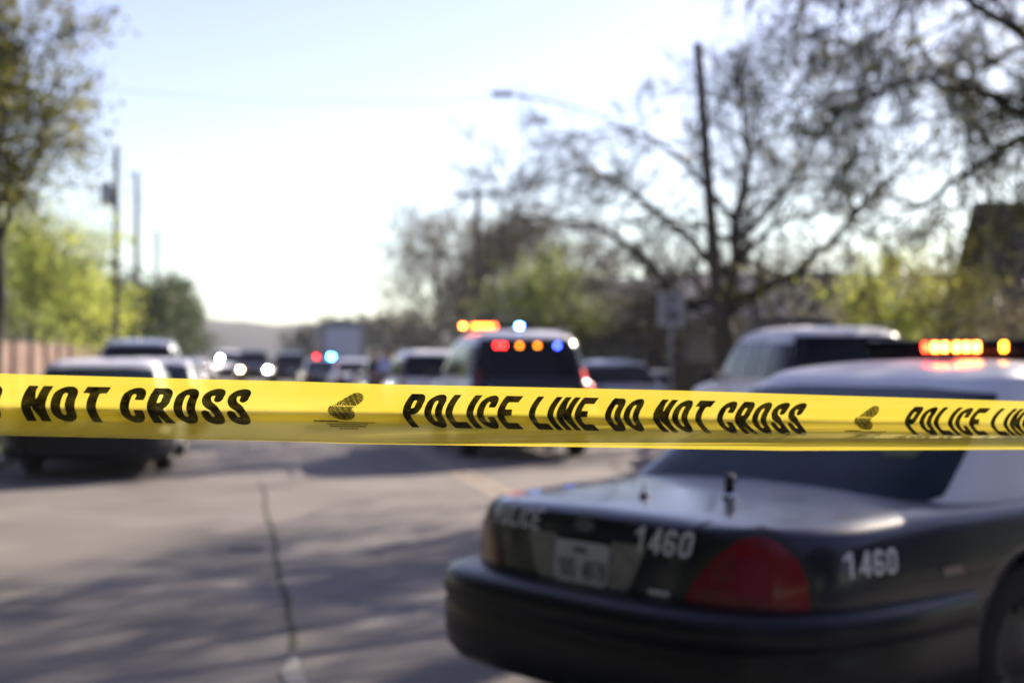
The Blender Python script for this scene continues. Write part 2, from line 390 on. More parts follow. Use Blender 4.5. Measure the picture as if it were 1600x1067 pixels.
def make_car(name, sp, paint, cabpaint=None, glass=None):
    root = empty(name)
    glass = glass or M['glass']; cabpaint = cabpaint or paint
    V, F = loft_body(sp); PB = Proj(V, F)
    # wheel arches cut with cylinders
    me = bpy.data.meshes.new('body'); me.from_pydata(V, [], F); me.materials.append(paint); me.materials.append(M['well'])
    tmp = bpy.data.objects.new('tmp', me); col.objects.link(tmp)
    cut = MB(); ar = sp.get('arch', .40)
    for yy in sp['axles']:
        for sg in (1, -1):
            n = 40; Vc = []; x0, x1 = (.60, 1.2) if sg > 0 else (-1.2, -.60)
            for xx in (x0, x1):
                for k in range(n): Vc.append((xx, yy + ar * math.cos(2 * PI * k / n), sp.get('wr', .345) + .02 + ar * math.sin(2 * PI * k / n)))
            Fc = [tuple(range(n - 1, -1, -1)), tuple(range(n, 2 * n))] + [(k, (k + 1) % n, n + (k + 1) % n, n + k) for k in range(n)]
            cut.add(Vc, Fc)
    cm = bpy.data.meshes.new('cut'); cm.from_pydata(cut.v, [], cut.f); cm.materials.append(paint); cm.materials.append(M['well'])
    cm.polygons.foreach_set('material_index', [1] * len(cm.polygons)); cb = bpy.data.objects.new('cut', cm); col.objects.link(cb)
    bmx = bmesh.new(); bmx.from_mesh(cm); bmesh.ops.recalc_face_normals(bmx, faces=bmx.faces); bmx.to_mesh(cm); bmx.free()
    md = tmp.modifiers.new('b', 'BOOLEAN'); md.object = cb; md.operation = 'DIFFERENCE'; md.solver = 'EXACT'
    dg = bpy.context.evaluated_depsgraph_get(); ev = bpy.data.meshes.new_from_object(tmp.evaluated_get(dg)); ev.name = 'body'
    bpy.data.objects.remove(tmp); bpy.data.objects.remove(cb)
    link('body', ev, None, root, True)
    ev.polygons.foreach_set('use_smooth', [p.material_index == 0 for p in ev.polygons])
    CV, CF = loft_cabin(sp['cab'], sp.get('cabn', 5)); PC = Proj(CV, CF)
    PALL[0] = list(V) + list(CV); PALL[1] = list(F) + [tuple(i + len(V) for i in f) for f in CF]
    mesh('cabin', CV, CF, cabpaint, root, True)
    for yy in sp['axles']:
        for sg in (1, -1): make_wheel(root, sg * sp['track'], yy, sp.get('wr', .345), rimm=sp.get('rim'))
    # glass
    polypatch(PC, sp['rearglass'], from_rear, 'rear_window', .004, glass, root, .02)
    polypatch(PC, sp['windshield'], from_front, 'windshield', .004, glass, root, .02)
    for sg in (1, -1):
        for pl in sp['sideglass']: polypatch(PC, pl, from_side(sg), 'side_window', .004, glass, root, .012)
    # wrap-round bumpers
    for end in (0, 1):
        b = sp['bump'][end]; Vb = []; N = 48
        for k in range(N + 1):
            a = PI * k / N; n = b['n']; c, s = math.cos(a), math.sin(a)
            x = b['rx'] * math.copysign(abs(c) ** (2 / n), c); y = b['ry'] * abs(s) ** (2 / n)
            nx = math.copysign(abs(c) ** (2 - 2 / n), c) / b['rx']; ny = abs(s) ** (2 - 2 / n) / b['ry']; q = math.hypot(nx, ny); nx /= q; ny /= q
            for off, z in b['sec']:
                if off > 0: off *= min(1, .12 + y / .55)
                yy = b['yc'] - (y + ny * off) if end == 0 else b['yc'] + (y + ny * off)
                Vb.append((x + nx * off, yy, z))
        m_ = len(b['sec']); Fb = [(k * m_ + j, (k + 1) * m_ + j, (k + 1) * m_ + j + 1, k * m_ + j + 1) for k in range(N) for j in range(m_ - 1)]
        mesh('bumper', Vb, Fb, sp.get('bumpmat', M['bumper']), root, True)
    # mirrors
    for sg in (1, -1):
        mm = MB().box((sg * (sp['W'] / 2 + .05), sp['mirror'][0], sp['mirror'][1]), (.22, .12, .15), bev=.035)
        mm.box((sg * (sp['W'] / 2 - .06), sp['mirror'][0] + .03, sp['mirror'][1] - .05), (.10, .06, .05), bev=.01)
        mm.build('mirror', M['trim'], root, True)
    return root, PB, PC
def strip(P, pts, fn, name, off, m, parent, wdt=.008):
    """a thin line laid on the body, along a polyline"""
    V = []; F = []
    pts = catmull(pts, 8)
    for i, p in enumerate(pts):
        d = pts[min(i + 1, len(pts) - 1)] - pts[max(i - 1, 0)]; d = d / np.linalg.norm(d); n = np.array((-d[1], d[0])) * wdt / 2
        V += [tuple(p + n), tuple(p - n)]
        if i: F.append((2 * i - 2, 2 * i - 1, 2 * i + 1, 2 * i))
    return P.patch(name, V, F, fn, off, m, parent)

BUMPSEC = [(-.10, .64), (-.02, .635), (.040, .618), (.062, .590), (.064, .520), (.050, .505), (.060, .48), (.060, .37), (.048, .31), (.01, .265), (-.10, .25)]
SEDAN = dict(L=5.33, W=1.97, rear=dict(y0=.10, len=.75, n=3.6), front=dict(len=.9, n=3.0), rake=.10, rakef=.25, zm=.57,
    ky=[0, .1, .5, 1.1, 2.0, 3.6, 4.1, 4.8, 5.33], zb=[.34, .30, .24, .22, .20, .20, .21, .24, .34], zs=[.885, .895, .905, .93, .94, .94, .92, .83, .70],
    zt=[.915, .925, .95, .985, 1.00, 1.00, .98, .90, .76], kw=[.985, .985, .99, 1, 1, 1, .995, .97, .93], axles=(1.62, 4.40), track=.83, wr=.345, arch=.385,
    cab=[(.87, .90, 4.02, .91), (.95, 1.03, 3.90, .885), (1.07, 1.22, 3.72, .84), (1.25, 1.52, 3.42, .775), (1.38, 1.78, 3.18, .71), (1.44, 1.92, 3.03, .64), (1.475, 2.15, 2.85, .44), (1.487, 2.35, 2.65, .2), (1.49, 2.5, 2.5, 0)], cabn=7,
    rearglass=[(-.80, .965), (.80, .965), (.68, 1.325), (.35, 1.345), (-.35, 1.345), (-.68, 1.325)], windshield=[(-.70, 1.0), (.70, 1.0), (.60, 1.38), (-.60, 1.38)],
    sideglass=[[(2.28, .99), (2.62, .99), (2.62, 1.39), (2.42, 1.38)], [(2.68, .99), (3.50, .99), (3.02, 1.39), (2.68, 1.39)]],
    bump=[dict(yc=1.19, rx=.998, ry=1.20, n=4.4, sec=BUMPSEC), dict(yc=4.45, rx=.93, ry=.86, n=3.0, sec=[(o, z - .04) for o, z in BUMPSEC])], mirror=(3.45, 1.0))

LOWZ = .075
low_rear = lambda x, z: ((x, -3, z - LOWZ), (0, 1, 0))
def low_corner(cx, cy, sg=1):
    g_ = round_corner(cx, cy, sg)
    return lambda a, z: g_(a, z - LOWZ)
def sedan_details(root, PB, PC, sp, kind, plate=True, side_letter=True):
    for sg in (1, -1):
        rc = low_corner(.45, .78, sg)
        polypatch(PB, [(-1.49, .685), (-.73, .685), (-.745, .80), (-.82, .89), (-.94, .945), (-1.05, .962), (-1.17, .945), (-1.30, .885), (-1.43, .80)], rc, 'taillight_surround', .004, M['trim'], root, .022, .02)
        tl = polypatch(PB, [(-1.43, .722), (-.78, .722), (-.79, .80), (-.85, .875), (-.95, .925), (-1.05, .942), (-1.15, .925), (-1.27, .865), (-1.38, .79)], rc, 'taillight', .008, M['redlens'], root, .014, .018)
        polypatch(PB, [(-1.14, .75), (-1.0, .75), (-1.0, .87), (-1.14, .87)], rc, 'reverse_lens', .011, M['reddark'], tl, .01, .02)
        polypatch(PB, [(-1.40, .715), (-.99, .715), (-.99, .76), (-1.39, .76)], rc, 'lower_lens', .0105, M['redlens2'], tl, .004, .02)
        polypatch(PB, [(-1.30, .80), (-1.16, .80), (-1.16, .915), (-1.27, .86)], rc, 'inner_lens', .0105, M['redlens2'], tl, .004, .02)
        # door seams, handles, rub strip
        fs = from_side(sg)
        strip(PB, [(3.62, .90), (3.62, .60), (3.55, .32)], fs, 'door_seam', .003, M['trim'], root)
        strip(PB, [(2.34, .90), (2.34, .60), (2.34, .30)], fs, 'door_seam', .003, M['trim'], root)
        strip(PB, [(1.60, .90), (1.70, .82), (1.88, .55), (1.92, .42)], fs, 'door_seam', .003, M['trim'], root)
        for yy in (1.78, 2.9):
            MB().box((sg * .985, yy, .80), (.03, .17, .035), bev=.01).build('door_handle', M['trim'], root, True)
    # trunk lid seam and number plate recess
    strip(PB, [(.535, .99), (.56, .88), (.50, .70)], low_rear, 'trunk_seam', .003, M['well'], root, .010)
    strip(PB, [(-.535, .99), (-.56, .88), (-.50, .70)], low_rear, 'trunk_seam', .003, M['well'], root, .010)
    polypatch(PB, [(-.335, .885), (-.15, .885), (-.15, .715), (-.255, .715)], low_rear, 'reflector_panel', .006, M['reflector'], root, .004)
    polypatch(PB, [(.335, .885), (.15, .885), (.15, .715), (.255, .715)], low_rear, 'reflector_panel', .006, M['reflector'], root, .004)
    polypatch(PB, [(-.17, .89), (.17, .89), (.17, .705), (-.17, .705)], low_rear, 'plate_recess', .004, M['well'], root, .0)
    pl = polypatch(PB, [(-.150, .715), (.150, .715), (.150, .868), (-.150, .868)], low_rear, 'number_plate', .012, M['plate'], root, .004)
    textpatch(PB, '105-4878', -.128, .735, .072, low_rear, 'plate_number', .015, M['plateink'], pl, W=.40, t=.13, cell=.09, gap=.08)
    textpatch(PB, 'TEXAS', -.05, .828, .024, low_rear, 'plate_state', .015, M['plateink'], pl, W=.6, t=.2, cell=.12)
    # oval emblem on the lid
    em = MB(); em.m = 0
    v, f = march(lambda X, Y: np.hypot(X / .060, Y / .026) - 1, -.07, -.035, .07, .035, .006)
    PB.patch('oval_emblem', [(a, b + .935) for a, b in v], f, low_rear, .008, M['gray'], root)

def add_doors(PB, PC, root, m):
    for sg in (1, -1):
        fs = from_side(sg)
        polypatch(PB, [(2.355, .30), (3.53, .30), (3.60, .60), (3.60, .885), (2.355, .885)], fs, 'front_door', .0015, m, root, .004, .045)
        polypatch(PB, [(1.95, .42), (1.97, .30), (2.325, .30), (2.325, .885), (1.64, .885), (1.72, .80), (1.89, .56)], fs, 'rear_door', .0015, m, root, .004, .045)
def make_light_bar(root, y, z, hw, lamps, name='light_bar', base=None, depth=.26):
    """lamps: list of (x, width, material)"""
    b = MB().box((0, y, z + .025), (hw * 1.9, depth * .8, .03), bev=.01).box((0, y, z + .075), (hw * 2, depth, .075), bev=.025)
    b.box((-hw * .75, y, z - .0), (.05, .12, .06)).box((hw * .75, y, z - .0), (.05, .12, .06))
    bar = b.build(name, base or M['glass'], root, False)
    for x, wd, m in lamps:
        MB().box((x, y - depth / 2 - .004, z + .075), (wd, .02, .045), bev=.008).build('lamp', m, bar, True)
    return bar

# ---- the police sedan (black with white doors and roof)
def make_police_sedan():
    root, PB, PC = make_car('police_sedan', SEDAN, M['black'], M['white'], M['glassgreen'])
    sedan_details(root, PB, PC, SEDAN, 'police')
    add_doors(PB, PC, root, M['white'])
    textpatch(PB, 'POLICE', -.615, .888, .085, low_rear, 'police_lettering', .006, M['letter'], root, slant=.22, W=.62, t=.2, gap=.14)
    textpatch(PB, '1460', .27, .865, .090, low_rear, 'unit_number', .006, M['letter'], root, slant=.12, W=.62, t=.2, gap=.16)
    textpatch(PB, '1460', .47, .735, .088, from_side(1), 'unit_number', .006, M['letter'], root, slant=.12, W=.62, t=.2, gap=.16)
    textpatch(PB, '1460', .87, .735, .088, from_side(-1), 'unit_number', .006, M['letter'], root, mirror=True, slant=.12, W=.62, t=.2, gap=.16)
    polypatch(PB, [(.36, .722), (.46, .722), (.46, .738), (.36, .738)], low_rear, 'lid_badge', .007, M['letter'], root, .002, .01)
    return root, PB, PC
psed, PB, PC = make_police_sedan()
proto_far = copy_tree(psed)        # plain copy for the far ones; the near one also gets antennas and a lit light bar
NEAR = c2w(.185, 5.30, 0); NEAR_TH = R(51.5)
psed.location = NEAR; psed.rotation_euler = (0, 0, -(NEAR_TH + YAW))
tag(psed, 'large black police sedan in the foreground with white roof, numbered 1460', 'police car', 'black and white police sedans')
def top_z(P, x, y):
    p = P.cast((x, y, 3), (0, 0, -1), 0); return p.z if p else 1.0
M['patch1'] = mat('green_patch', (.10, .12, .02), .6); M['patch2'] = mat('red_patch', (.10, .018, .015), .6); M['sideglint'] = mat('side_glint', (.34, .24, .20), .5, c2=(.20, .14, .12), scale=40)
polypatch(PC, [(.50, 1.10), (.64, 1.10), (.64, 1.125), (.50, 1.125)], from_rear, 'window_patch', .006, M['patch1'], psed, .004, .01)  # small plain green and red patches on the rear glass
polypatch(PC, [(-.12, 1.12), (.04, 1.12), (.04, 1.15), (-.12, 1.15)], from_rear, 'window_patch', .006, M['patch2'], psed, .004, .01)
polypatch(PB, [(1.0, .70), (1.13, .70), (1.11, .73), (1.0, .727)], from_side(1), 'side_glint', .005, M['sideglint'], psed, .002, .01)  # peach glint on the flank, painted on as a decal
# antennas on the trunk lid
ax, ay = .28, .62; az = top_z(PB, ax, ay)
a_ = MB().lathe([(.001, -.004), (.030, -.004), (.030, .012), (.014, .020), (.014, .022)], (ax, ay, az)).build('antenna', M['chrome'], psed, True)
MB().lathe([(.014, .02), (.020, .028), (.020, .088), (.014, .094), (.001, .094)], (ax, ay, az)).build('antenna_cap', M['trim'], a_, True)
ax, ay = -.02, .45; az = top_z(PB, ax, ay)
MB().lathe([(.001, 0), (.022, 0), (.016, .012), (.005, .02), (.004, .055), (.001, .057)], (ax, ay, az)).build('antenna', M['trim'], psed, True)
lb = make_light_bar(psed, 2.75, 1.475, .62, [(x_ + .17, w_, m_) for x_, w_, m_ in [(-.40, .03, M['nred']), (-.345, .03, M['nhot']), (-.29, .03, M['nhot']), (-.22, .03, M['nhot']), (-.165, .03, M['nhot']), (-.11, .03, M['nhot']), (.04, .028, M['nora'])]])
# ---- the parked copy on the left
ps2 = proto_far
ps2.location = (-1.90, 17.7, 0); ps2.rotation_euler = (0, 0, R(-1.5))
tag(ps2, 'black police sedan with white roof parked at the left kerb, low in the picture', 'police car', 'black and white police sedans')
ps3 = copy_tree(ps2); ps3.location = (3.45, 58, 0); ps3.rotation_euler = (0, 0, R(1))
tag(ps3, 'distant black and white police sedan with a bright blue lamp on its roof', 'police car', 'black and white police sedans')
make_light_bar(ps3, 2.4, 1.46, .56, [(-.30, .07, M['lredw']), (.28, .09, M['lcyan']), (.36, .07, M['lcyan'])])
ps4 = copy_tree(ps2); ps4.location = (-1.75, 25.6, 0)
tag(ps4, 'white roofed police sedan parked at the left kerb just behind the nearer one', 'police car', 'black and white police sedans')

def civil_sedan(paint, loc, rz, label, scale=1.0):
    root, PB, PC = make_car('parked_sedan', SEDAN, paint, paint)
    sedan_details(root, PB, PC, SEDAN, 'civil')
    root.location = loc; root.rotation_euler = (0, 0, rz); root.scale = (scale,) * 3
    tag(root, label, 'car', 'civilian cars on the street'); return root
s1 = civil_sedan(M['silver'], (7.75, 27.0, 0), R(0), 'silver sedan parked at the right kerb beyond the police vehicle with the lit rear window', .97)
s2 = civil_sedan(M['navy'], (4.45, 40, 0), R(1), 'dark sedan in the right lane beside the people standing in the road', .96)
def recolour(root, paint, label, loc, rz=0.0, cabin=True):
    r = copy_tree(root); r.location = loc; r.rotation_euler = (0, 0, rz)
    for ch in [x for x in bpy.data.objects if x.parent == r and x.name.split('.')[0] in ('body', 'cabin')]:
        if ch.name.startswith('cabin') and not cabin: continue
        ch.material_slots[0].link = 'OBJECT'; ch.material_slots[0].material = paint
    tag(r, label); return r
recolour(s1, M['white'], 'small white sedan far down the right lane, in front of the box truck', (4.15, 50, 0))
recolour(s1, M['silver'], 'silver sedan far down the left kerb, just past the dark windowed wagon', (-2.05, 46, 0))
recolour(s1, M['white'], 'white sedan parked at the left kerb, farthest of that row', (-2.05, 57, 0))

# ---- big police wagon
SB = [(-.10, .76), (-.02, .755), (.035, .74), (.06, .70), (.06, .60), (.05, .45), (.02, .38), (-.05, .34)]
SUV = dict(L=5.10, W=2.0, rear=dict(y0=.10, len=.42, n=3.6), front=dict(len=.75, n=3.2), rake=.04, rakef=.1, zm=.72,
    ky=[0, .1, .5, 1.1, 2.0, 3.5, 3.9, 4.5, 5.1], zb=[.42, .40, .36, .34, .33, .33, .33, .36, .44], zs=[1.12, 1.12, 1.13, 1.14, 1.14, 1.14, 1.12, 1.06, .95],
    zt=[1.16, 1.17, 1.18, 1.18, 1.18, 1.18, 1.18, 1.12, .99], kw=[.98, .985, 1, 1, 1, 1, 1, .98, .95], axles=(1.05, 4.0), track=.84, wr=.39, arch=.45,
    cab=[(1.02, .10, 4.0, .965), (1.12, .12, 3.88, .955), (1.25, .17, 3.70, .935), (1.50, .27, 3.45, .875), (1.70, .38, 3.2, .81), (1.82, .50, 3.02, .71), (1.89, .74, 2.8, .55), (1.92, 1.2, 2.4, .27), (1.925, 1.9, 1.9, 0)], cabn=5.5,
    rearglass=[(-.865, 1.15), (.865, 1.15), (.70, 1.75), (-.70, 1.75)], windshield=[(-.78, 1.2), (.78, 1.2), (.68, 1.72), (-.68, 1.72)],
    sideglass=[[(.42, 1.22), (1.30, 1.22), (1.30, 1.68), (.58, 1.66)], [(1.38, 1.22), (2.2, 1.22), (2.2, 1.70), (1.38, 1.70)], [(2.28, 1.22), (3.42, 1.22), (2.98, 1.70), (2.28, 1.70)]],
    bump=[dict(yc=.62, rx=.97, ry=.55, n=3.6, sec=SB), dict(yc=4.35, rx=.95, ry=.75, n=3.2, sec=SB)], mirror=(3.35, 1.22))
def make_suv(paint, police=True, rear_dark=True):
    root, PB, PC = make_car('police_wagon' if police else 'parked_wagon', SUV, paint, paint)
    if rear_dark:
        PA = Proj([tuple(p) for p in PALL[0]], PALL[1])
        tg = polypatch(PA, [(-.80, .72), (.80, .72), (.84, 1.17), (-.84, 1.17)], from_rear, 'tailgate', .006, M['black'], root, .02, .04)
        if police:
            textpatch(PB, 'POLICE', -.66, .97, .085, from_rear, 'police_lettering', .012, M['letter'], tg, W=.6, t=.2)
            textpatch(PB, '1477', .30, .97, .085, from_rear, 'unit_number', .012, M['letter'], tg, W=.6, t=.2)
    for sg in (1, -1):
        rc = round_corner(.65, .55, sg)
        polypatch(PB, [(-1.16, .78), (-.80, .78), (-.80, 1.10), (-1.16, 1.10)], rc, 'taillight', .010, M['redlens'], root, .015, .03)
        polypatch(PC, [(-1.13, 1.12), (-.86, 1.12), (-.86, 1.30), (-1.13, 1.30)], rc, 'taillight', .012, M['redlens'], root, .015, .03)
        # roof rails and pillars
        MB().tube([(sg * .70, .75, 1.885), (sg * .70, .8, 1.925), (sg * .70, 2.9, 1.925), (sg * .70, 2.95, 1.87)], .014).build('roof_rail', M['trim'], root, True)
        fs = from_side(sg)
        for pts in ([(2.24, 1.08), (2.24, .7), (2.24, .42)], [(3.5, 1.08), (3.5, .7), (3.45, .42)], [(1.34, 1.08), (1.40, .9), (1.55, .6)]):
            strip(PB, pts, fs, 'door_seam', .003, M['trim'], root)
        for yy in (1.6, 2.6): MB().box((sg * 1.0, yy, .98), (.03, .17, .035), bev=.01).build('door_handle', M['trim'], root, True)
        hl = polypatch(PB, [(-.92, .74), (-.62, .74), (-.62, .95), (-.92, .95)] if sg < 0 else [(.62, .74), (.92, .74), (.92, .95), (.62, .95)], from_front, 'headlight', .01, M['clear'], root, .01, .04)
    polypatch(PB, [(-.5, .74), (.5, .74), (.5, .94), (-.5, .94)], from_front, 'grille', .01, M['trim'], root, .01, .05)
    pl = polypatch(PB, [(-.15, .80), (.15, .80), (.15, .94), (-.15, .94)], from_rear, 'number_plate', .014, M['plate'], root, .003, .04)
    return root, PB, PC
suv, PB2, PC2 = make_suv(M['white'])
plain = copy_tree(suv)
M['tail_lit'] = emat('tail_lamp_lit', (.9, .01, .03), .7)
for ch in [x for x in bpy.data.objects if x.parent == suv and x.name.startswith('taillight') and x.data.vertices[0].co.x > 0]:
    ch.material_slots[0].link = 'OBJECT'; ch.material_slots[0].material = M['tail_lit']
suv.location = (4.19, 20.0, 0)
tag(suv, 'white police wagon with red, amber and blue lamps lit in its rear window', 'police vehicle', 'white police wagons with black tailgates')
def bar_on_suv(root, lamps): return make_light_bar(root, 2.7, 1.93, .58, lamps)
bar_on_suv(suv, [(-.67, .06, M['lredhot']), (-.49, .05, M['lorange']), (-.43, .05, M['lorange']), (-.36, .05, M['lorange']), (-.29, .05, M['lorange']), (-.22, .05, M['lorange']), (-.15, .04, M['lred']), (.26, .075, M['lblue'])])
rb = MB()
wl = None
holder = MB().box((0, .36, 1.715), (1.25, .02, .012)).build('window_light_strip', M['trim'], suv)
for x, m in ((-.50, M['lredw']), (-.41, M['lredw']), (-.17, M['lorangew']), (.10, M['lorangew']), (.40, M['lbluew'])):
    p = PC2.cast((x, -3, 1.665), (0, 1, 0), .012)
    MB().box((p.x, p.y, p.z), (.05, .012, .04), bev=.004).build('lamp', m, holder, True)
r = plain
cr = c2w(4.42, 17.5, 0)
r.location = cr; r.rotation_euler = (0, 0, -(R(-8.5) + YAW))
tag(r, 'white police wagon with dark rear parked on the right, partly behind the near sedan roof', 'police vehicle', 'white police wagons with black tailgates')
bar_on_suv(r, [])
r2 = copy_tree(plain); r2.location = (-2.32, 32.3, 0); r2.rotation_euler = (0, 0, 0)
for ch in [x for x in bpy.data.objects if x.parent == r2]:
    if ch.name.startswith('light_bar'):
        for g in [x for x in bpy.data.objects if x.parent == ch]: bpy.data.objects.remove(g)
        bpy.data.objects.remove(ch)
    elif ch.name.startswith('roof_rail'):
        ch.material_slots[0].link = 'OBJECT'; ch.material_slots[0].material = M['chrome']
    elif ch.name.startswith(('body', 'cabin')):
        ch.material_slots[0].link = 'OBJECT'; ch.material_slots[0].material = M['silver']
tag(r2, 'tall silver wagon with dark rear window at the left kerb behind two sedans', 'wagon')
r2['group'] = ''; del r2['group']; r2.name = 'parked_wagon'
def wagon_copy(src, paint, loc, rz, label, sc=1.0, name='parked_wagon', white_tail=False):
    c = copy_tree(src); c.location = loc; c.rotation_euler = (0, 0, rz); c.scale = (sc,) * 3; c.name = name
    for ch in [x for x in bpy.data.objects if x.parent == c]:
        b = ch.name.split('.')[0]
        if b in ('body', 'cabin') or (white_tail and b == 'tailgate'):
            ch.material_slots[0].link = 'OBJECT'; ch.material_slots[0].material = paint
        if b == 'tailgate':
            for g in [x for x in bpy.data.objects if x.parent == ch]: bpy.data.objects.remove(g)
    tag(c, label, 'wagon'); return c
for ch in [x for x in bpy.data.objects if x.parent == r2 and x.name.startswith('tailgate')]:
    for g in [x for x in bpy.data.objects if x.parent == ch]: bpy.data.objects.remove(g)
wagon_copy(r2, M['white'], (4.25, 31.0, 0), R(0), 'white crossover with a red tail lamp just left of the lit police wagon', .87, white_tail=True)
wagon_copy(r2, M['gray'], (2.45, 72, 0), R(0), 'dark grey wagon far off, left of the blue roof lamp', .93)
# oncoming ones: turned to face the camera
on1 = wagon_copy(r2, M['navy'], (.62, 80, 0), PI, 'dark wagon facing the camera far down the street with lit headlamps', 1.0, 'oncoming_wagon')
on2 = wagon_copy(r2, M['white'], (-.75, 84, 0), PI, 'white wagon facing the camera far down the street with extra lamps on its roof', 1.0, 'oncoming_wagon')
def lamp_on(parent, x, y, z, m, name='lamp', r_=.06):
    o = MB().lathe([(.001, 0), (r_, 0), (r_ * .8, .02), (.001, .03)], (0, 0, 0), 'Y', 14).build(name, m, parent, True); o.location = (x, y, z); return o
lamp_on(on1, .70, 5.16, .86, M['lwarm'], 'headlamp'); lamp_on(on1, -.70, 5.16, .86, M['lwhite'], 'headlamp')
lamp_on(on2, .66, 5.16, .80, M['lwhite'], 'headlamp'); lamp_on(on2, -.68, 4.4, 1.55, M['lglint'], 'roof_lamp', .09); lamp_on(on2, .43, 4.4, 1.45, M['lglint'], 'roof_lamp')

# ---- box truck
bt = empty('box_truck', (5.2, 74, 0)); tag(bt, 'tall grey box truck with a pale roll-up rear door, far down the street', 'truck')
M['truck'] = mat('truck_grey', (.22, .23, .25), .5, c2=(.17, .18, .20), scale=2)
M['truckdoor'] = mat('truck_door', (.50, .55, .66), .5, c2=(.42, .47, .57), scale=3)
MB().box((0, 3.4, 2.05), (2.45, 6.0, 2.5), bev=.05).build('cargo_box', M['truck'], bt)
dr = MB()
for k in range(9): dr.box((0, .385, 1.0 + k * .24), (1.9, .03, .232), bev=.006)
dr.build('roll_door', M['truckdoor'], bt)
MB().box((-1.14, .37, 2.05), (.14, .06, 2.45)).box((1.14, .37, 2.05), (.14, .06, 2.45)).box((0, .37, 3.24), (2.14, .06, .12)).build('door_frame', M['reflector'], bt)
MB().box((0, 2.0, 3.42), (1.3, 1.0, .24), bev=.06).build('roof_unit', M['reflector'], bt)
MB().box((0, 7.3, 1.35), (2.1, 1.7, 1.7), bev=.2).build('cab', M['white'], bt)
MB().box((0, 3.6, .66), (.9, 7.0, .25)).build('chassis', M['well'], bt)
MB().box((0, .25, .55), (2.3, .12, .18), bev=.02).build('bumper', M['trim'], bt)
for x in (-.95, .95):
    for y in (1.8, 7.0): make_wheel(bt, x, y, .46, .28)
    MB().box((x, .33, .72), (.2, .04, .1)).build('taillight', M['redlens'], bt)

# ------------------------------------------------------------------ barrier tape
def itp(px, tab): return float(np.interp(px, [a for a, _ in tab], [b for _, b in tab]))
ROW = [ [(-200, 578), (0, 583.5), (450, 595), (600, 600), (1060, 610.5), (1310, 618), (1600, 626), (1800, 632)],          # top edge
        [(-200, 629), (0, 633), (450, 641), (620, 644), (960, 650.5), (1230, 655), (1600, 661), (1800, 664)],             # crease
        [(-200, 655), (0, 657), (450, 660), (620, 663), (960, 670), (1230, 675.5), (1600, 681), (1800, 684)],             # end of the folded layer
        [(-200, 674.5), (0, 679), (450, 688.5), (560, 692), (700, 693.5), (960, 690.3), (1230, 686.8), (1600, 683.5), (1800, 685)],             # second crease
        [(-200, 675.5), (0, 680), (450, 689.6), (560, 693.3), (800, 697), (960, 699.2), (1060, 701.4), (1230, 704), (1600, 702), (1800, 700)] ]  # bottom edge
TK, TZ0 = .52, 1.75
def tape_z(px): return TZ0 / (1 - TK * (px - 800) / FPX)
PXM = [0, 1, 2, 3, 4]
def tape_pt(px, q, off=0.0):
    """q: 0 top edge, 1 crease, 2 layer end, 3 second crease, 4 bottom"""
    i = min(int(q), 3); f = q - i
    ys = [itp(px, r_) for r_ in ROW]; py = ys[i] + (ys[i + 1] - ys[i]) * f
    z = tape_z(px); m = z / FPX
    # depth of the cross-section: leans to the viewer at the top, back at the crease, forward again below
    d = [-.031 * (1 + .05 * math.sin(px / 330)), 0.0, -.016, -.036, -.030]
    fl = lambda a, b, t: a + (b - a) * t
    dz = fl(d[i], d[i + 1], f)
    if i == 0: dz = d[0] * (1 - f) ** .85
    wr = .0009 * math.sin(px / 240 + q * 4.5) * min(1, q) + .00035 * math.sin(px / 170 + q * 11) + .0002 * math.sin(px / 37 + q * 6)
    z2 = z + dz + wr - off
    py += .6 * math.sin(px / 210.) * (1 if q < .5 else .3)
    return pix(px, py, z2)
